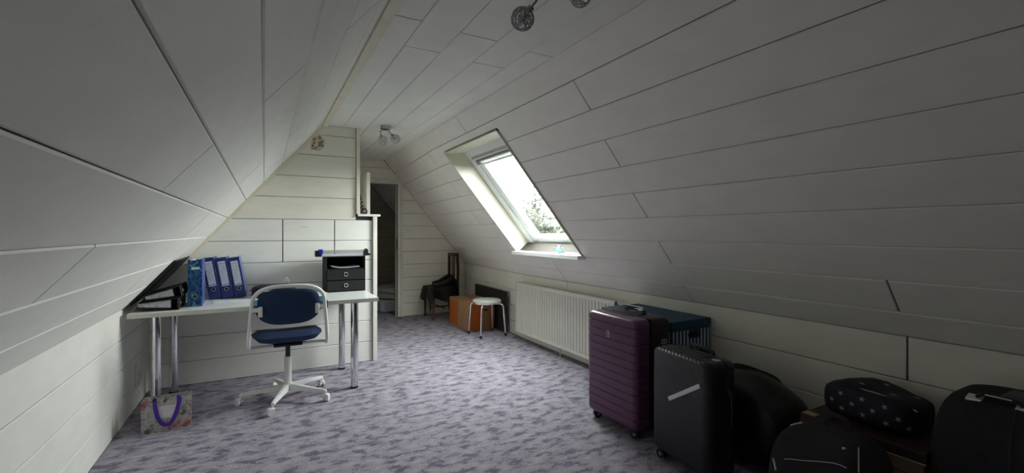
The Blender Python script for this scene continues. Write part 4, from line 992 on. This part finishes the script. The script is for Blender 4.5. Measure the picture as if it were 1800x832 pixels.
bm = BM(); span(bm, (-.005, -.10, Z1-.008), (.06, .155, Z1+.004), .003, 2); hp = link('telescopic_handle', bm, M['blackfoot'], t)
bm = BM(); span(bm, (-.060, -.13, Z1-.002), (-.052, .17, Z1+.003), .001, 1); link('zip_line', bm, M['zip'], hp)
bm = BM(); box(bm, (.085, .02, Z1+.038), (.045, .17, .004), .001, 1, rot=R('Y', 12)@R('Z', 12)); box(bm, (.06, -.05, Z1+.030), (.03, .09, .004), .001, 1, rot=R('Y', -15)@R('Z', -18)); link('luggage_tag', bm, M['chrome'], t)
# blue striped archive box on a black box
t = thing('black_storage_box', 'black fabric storage box on the floor behind the purple suitcase, carrying the blue box', 'box', (2.575, 2.47, 0))
bm = BM(); loft(bm, [(0, .185, .33, .02), (.44, .195, .345, .025), (.47, .195, .345, .025), (.484, .185, .335, .02)], 4); bk = link('box_body', bm, M['blackfab'], t, True)
bm = BM(); loft(bm, [(.43, .200, .350, .028), (.475, .200, .350, .028)], 4); link('lid_rim', bm, M['zip'], bk, True)
t = thing('striped_archive_box', 'blue cardboard archive box with grey striped ends stacked behind the purple suitcase', 'box', (2.575, 2.485, .485))
bm = BM(); span(bm, (-.190, -.350, 0), (.190, .350, .195), .003, 1); bd = link('box_body', bm, M['bluebox'], t)
bm = BM()
for k in range(11):
    x = -.178+.0345*k
    if 5 <= k <= 7: span(bm, (x, -.3512, .004), (x+.015, -.35, .085))
    else: span(bm, (x, -.3512, .004), (x+.015, -.35, .145))
link('grey_stripes', bm, M['label'], bd, kind='stuff')
bm = BM(); span(bm, (-.03, -.3525, .095), (.065, -.35, .125), .001, 1); link('hand_hole', bm, M['black'], bd)
bm = BM()
for k in range(18): span(bm, (-.1912, -.335+.038*k, .004), (-.190, -.318+.038*k, .145))
link('grey_stripes', bm, M['label'], bd, kind='stuff')
bm = BM(); span(bm, (-.197, -.358, .165), (.197, .358, .214), .004, 2); link('lid', bm, M['bluebox'], t)
bm = BM(); box(bm, (.02, -.31, .2152), (.022, .010, .002), rot=R('Z', 20)); link('small_sticker', bm, M['paper'], t)
# black ribbed suitcase
t = thing('black_suitcase', 'black diagonally ribbed hard-shell suitcase with a silver bar across its face', 'suitcase', (2.060, 1.703, 0), math.radians(-8))
HX, HY, Z0, Z1 = .102, .218, .050, .640
bm = BM(); loft(bm, groove_secs(Z0, Z1, HX, HY, .042, []), 7); sh = link('shell', bm, M['ribbed'], t, True)
bm = BM(); r0 = groove_secs(Z0-.001, Z1+.001, HX+.001, HY+.0015, .055, []); loft(bm, [(z, .006, hy, .004, .03, 0) for z, hx_, hy, r in r0], 3); link('zip_band', bm, M['zip'], sh)
bm = BM(); rr = groove_secs(Z0, Z1, HX, HY, .055, []); loft(bm, [(z, .003, hy+.001, .002, -.065, 0) for z, hx_, hy, r in rr], 3); link('shell_seam', bm, M['zip'], sh)
bm = BM(); v_ = box(bm, (-HX-.003, -.055, .450), (.007, .275, .024), .003, 2, rot=R('X', -32)); link('silver_bar', bm, mat('silver_bar', (.66, .66, .68), .35, .2), t)
for x in (-.065, .065):
    for y in (-.165, .165): twin_wheel(t, x, y, .9 if y < 0 else .2)
bm = BM(); P = [Vector((.07, -.085, Z1-.006)), Vector((.07, -.075, Z1+.016)), Vector((.07, 0, Z1+.022)), Vector((.07, .075, Z1+.016)), Vector((.07, .085, Z1-.006))]; tube(bm, crom(P, 4), .01, 8, flat=(.024, .012)); link('carry_handle', bm, M['blackfoot'], t, True)
bm = BM(); span(bm, (-.02, -.10, Z1-.006), (.04, .10, Z1+.004), .003, 2); link('telescopic_handle', bm, M['blackfoot'], t)
bm = BM(); box(bm, (.005, -.170, Z1+.002), (.030, .034, .006), .002, 2); tg_ = link('tag', bm, M['paper'], t)
bm = BM(); box(bm, (.004, -.170, Z1+.0055), (.018, .012, .002)); link('tag_print', bm, mat('pink_print', (.45, .06, .09), .5), tg_)
bm = BM(); P = [Vector((.03, -HY-.002, .30)), Vector((.032, -HY-.026, .33)), Vector((.032, -HY-.030, .40)), Vector((.032, -HY-.026, .47)), Vector((.03, -HY-.002, .50))]; tube(bm, crom(P, 4), .01, 8, flat=(.022, .010)); link('side_handle', bm, M['blackfoot'], t, True)
# ------------------------------------------------------------------ slumped black holdall behind it
t = thing('black_holdall', 'glossy black slumped holdall between the black suitcase and the knee wall', 'bag', (2.50, 1.66, 0), math.radians(4))
def slump(v):
    k = (v.z+.23)/.46
    return v+Vector((.02*math.sin(7*v.y), .0, .020*math.sin(11*v.y+2)*k-.09*max(0, -v.y-.02)*k*1.6-.015*math.sin(23*v.x+9*v.y)*k))
bm = BM(); blob(bm, (0, 0, .235), (.195, .315, .235), 3.4, 56, 30, f=slump); hb = link('bag_body', bm, M['blacknylon'], t, True)
bm = BM(); tube(bm, crom([Vector((-.05, .28, .40)), Vector((-.06, .16, .462)), Vector((-.05, .0, .470)), Vector((-.05, -.14, .44)), Vector((-.04, -.27, .36))], 5), .01, 8, flat=(.012, .006)); link('zip', bm, M['zip'], hb, True)
for x in (-.12, .09):
    bm = BM(); tube(bm, crom([Vector((x-.04, .17, .39)), Vector((x, .15, .465)), Vector((x+.01, .0, .463)), Vector((x, -.12, .435)), Vector((x-.04, -.15, .34))], 5), .01, 8, flat=(.032, .006)); link('strap_handle', bm, M['blackfab'], hb, True)
bm = BM(); cyl(bm, (-.205, .10, .36), (-.212, .10, .36), .010, n=14); cyl(bm, (-.19, -.05, .30), (-.20, -.05, .30), .006, n=12); link('rivet', bm, M['steel'], hb)
# ------------------------------------------------------------------ lidded carton with star bag on it
t = thing('lidded_carton', 'brown cardboard carton with a dark lid under the star-patterned bag', 'box', (2.545, 1.04, 0))
bm = BM(); span(bm, (-.195, -.235, 0), (.195, .235, .385), .003, 1); bd = link('carton_body', bm, mat('brown_carton', (.26, .18, .12), .8), t)
bm = BM()
for z in (.10, .20, .295): span(bm, (-.1962, -.235, z), (-.195, .235, z+.004)); span(bm, (-.195, -.2362, z), (.195, -.235, z+.004))
link('crease', bm, mat('crease_brown', (.10, .055, .03), .8), bd, kind='stuff')
bm = BM(); span(bm, (-.205, -.245, .355), (.205, .245, .402), .004, 2); ld = link('lid', bm, mat('dark_maroon_card', (.035, .012, .014), .55), t)
bm = BM(); span(bm, (-.206, -.245, .357), (-.205, .245, .361)); link('lid_edge', bm, M['deskedge'], ld)
bm = BM(); box(bm, (-.175, .210, .404), (.045, .06, .004), .001, 1); link('tan_flap', bm, mat('tan_flap', (.40, .30, .18), .7), ld)
t = thing('star_print_bag', 'dark navy soft bag printed with pale stars lying on the lidded carton', 'bag', (2.565, 1.055, .403))
def sb_(v):
    k = (v.z+.075)/.15
    return v+Vector((.006*math.sin(20*v.y), 0, k*(.012*math.sin(8*v.y+1)+.008*math.sin(25*v.y+12*v.x))-.05*k*max(0, -v.y-.05)))
bm = BM(); blob(bm, (0, 0, .078), (.145, .190, .078), 4.2, 56, 26, f=sb_); bd = link('bag_body', bm, mat('navy_print_fabric', (.008, .009, .020), .7, var=.2, scale=40, bump=.4, bscale=120), t, True)
bm = BM(); tube(bm, crom([Vector((-.09, .185, .135)), Vector((-.095, .10, .150)), Vector((-.095, .0, .158)), Vector((-.095, -.10, .148)), Vector((-.09, -.185, .12))], 4), .003, 6); link('zip', bm, M['steel'], bd, True)
rs_ = random.Random(8); dg = None
def star(c, n, r, ph):
    n = Vector(n).normalized(); a = n.orthogonal().normalized(); b_ = n.cross(a); bm = BM(); c = Vector(c)
    P = []
    for k in range(10):
        q = ph+PI*k/5; rr_ = r if k % 2 == 0 else r*.42; P.append(c+a*math.cos(q)*rr_+b_*math.sin(q)*rr_)
    A = [bm.verts.new(p+n*.0022) for p in P]; B = [bm.verts.new(p-n*.004) for p in P]; bm.faces.new(A)
    for k in range(10): bm.faces.new((A[k], A[(k+1) % 10], B[(k+1) % 10], B[k]))
    link('printed_star', bm, M['starw'], bd)
M['starw'] = mat('pale_star_print', (.30, .31, .32), .7)
import mathutils
bvh = mathutils.bvhtree.BVHTree.FromPolygons([v.co for v in bd.data.vertices], [tuple(p.vertices) for p in bd.data.polygons])
for y, z in ((.175, .115), (.17, .055), (.13, .085), (.09, .125), (.085, .055), (.04, .09), (.0, .125), (-.005, .055), (-.045, .088), (-.09, .120), (-.095, .05), (-.135, .08), (-.165, .045)):
    h_ = bvh.ray_cast(Vector((-.4, y, z)), Vector((1, 0, 0)))
    if h_[0] is not None: star(h_[0], h_[1] if h_[1].x < 0 else -h_[1], .013, rs_.uniform(0, 6))
for x, y in ((-.07, .14), (.02, .10), (-.05, .04), (.05, -.02), (-.04, -.08), (.04, -.14), (.09, .06)):
    h_ = bvh.ray_cast(Vector((x, y, .5)), Vector((0, 0, -1)))
    if h_[0] is not None: star(h_[0], h_[1] if h_[1].z > 0 else -h_[1], .013, rs_.uniform(0, 6))
# ------------------------------------------------------------------ backpack lying in front
t = thing('black_backpack', 'black backpack with thin reflective piping standing in front of the lidded carton', 'backpack', (2.06, 1.02, 0), math.radians(8))
def bp(v):
    k = max(0, v.z)/.24
    return v+Vector((.05*k+.008*math.sin(19*v.y), 0, -.10*k*max(0, -v.x-.02)-.012*math.sin(13*v.y+1)*k))
bm = BM(); blob(bm, (0, 0, .235), (.16, .205, .235), 3.2, 52, 30, f=bp); bd = link('pack_body', bm, M['blackfab'], t, True)
bm = BM(); blob(bm, (-.155, -.01, .16), (.045, .15, .13), 3.4, 32, 16); pk = link('front_pocket', bm, M['blacknylon'], t, True)
bvb = mathutils.bvhtree.BVHTree.FromPolygons([v.co for v in bd.data.vertices], [tuple(p.vertices) for p in bd.data.polygons])
def on_pack(x, y):
    h_ = bvb.ray_cast(Vector((x, y, 1)), Vector((0, 0, -1))); return (h_[0] or Vector((x, y, .4)))+Vector((0, 0, .002))
def pipe(pts_, r): 
    bm = BM(); tube(bm, [on_pack(x, y) for x, y in pts_], r, 6); link('reflective_piping', bm, M['reflect'], bd, True)
def lerp(a, b_, n): return [(a[0]+(b_[0]-a[0])*k/n, a[1]+(b_[1]-a[1])*k/n) for k in range(n+1)]
pipe(lerp((-.115, .12), (-.11, -.10), 10), .0016)
pipe(lerp((-.125, .150), (-.105, .168), 4), .004)
pipe(lerp((.02, .150), (.055, .115), 4), .004)
pipe(lerp((-.03, -.115), (-.10, -.135), 5), .002)
bm = BM(); box(bm, on_pack(-.06, -.075), (.014, .010, .004)); link('small_badge', bm, M['reflect'], bd)
bm = BM(); tube(bm, crom([Vector((.11, .04, .455)), Vector((.115, .03, .50)), Vector((.115, -.03, .50)), Vector((.11, -.04, .455))], 4), .01, 8, flat=(.022, .006)); link('grab_loop', bm, M['zip'], bd, True)
for y in (-.09, .09):
    bm = BM(); tube(bm, crom([Vector((.15, y, .43)), Vector((.205, y, .38)), Vector((.215, y, .22)), Vector((.165, y*1.2, .06))], 4), .01, 8, flat=(.055, .014)); link('shoulder_strap', bm, M['zip'], bd, True)
# ------------------------------------------------------------------ big black trolley case at the edge of the picture
t = thing('black_trolley_case', 'big black soft case with rounded top and bright handle mounts beside the star-print bag', 'suitcase', (2.50, .445, 0), math.radians(0))
HX, HY, Z0, Z1 = .235, .340, .03, .675
S = [(Z0+.0, HX-.02, HY-.02, .08), (Z0+.02, HX, HY, .10), (.40, HX, HY, .11)]
for k in range(1, 9):
    a = PI/2*k/8; S.append((.40+(Z1-.40)*math.sin(a), HX-.10*(1-math.cos(a)), HY-.075*(1-math.cos(a))**1.3, .11))
S.append((Z1+.002, HX-.13, HY-.12, .08))
bm = BM(); loft(bm, S, 8); bd = link('case_body', bm, M['blackfab'], t, True)
bm = BM(); span(bm, (-.09, -.20, Z1-.012), (.09, .17, Z1+.006), .006, 2); tp = link('handle_tray', bm, M['blackfoot'], t, True)
for y in (.215, .085):
    bm = BM(); box(bm, (-.135, y, Z1-.004), (.040, .045, .014), .004, 2, rot=R('Y', -18)); link('bright_mount', bm, mat('bright_metal_mount', (.80, .80, .82), .25, .4), t)
bm = BM(); box(bm, (-.145, .150, Z1+.020), (.006, .07, .004), .001, 1); link('handle_edge', bm, M['reflect'], t)
bm = BM(); P = [Vector((-.13, .21, Z1+.002)), Vector((-.13, .19, Z1+.016)), Vector((-.13, .11, Z1+.016)), Vector((-.13, .09, Z1+.002))]; tube(bm, crom(P, 4), .01, 8, flat=(.026, .012)); link('carry_handle', bm, M['zip'], t, True)
for x in (-.16, .16):
    for y in (-.25, .25): twin_wheel(t, x, y, .2)
bm = BM(); S2 = [(z, hx+.002, hy*0+.004, .003, 0, .10) for z, hx, hy, r in S]; loft(bm, S2, 2); link('zip_seam', bm, M['zip'], bd)
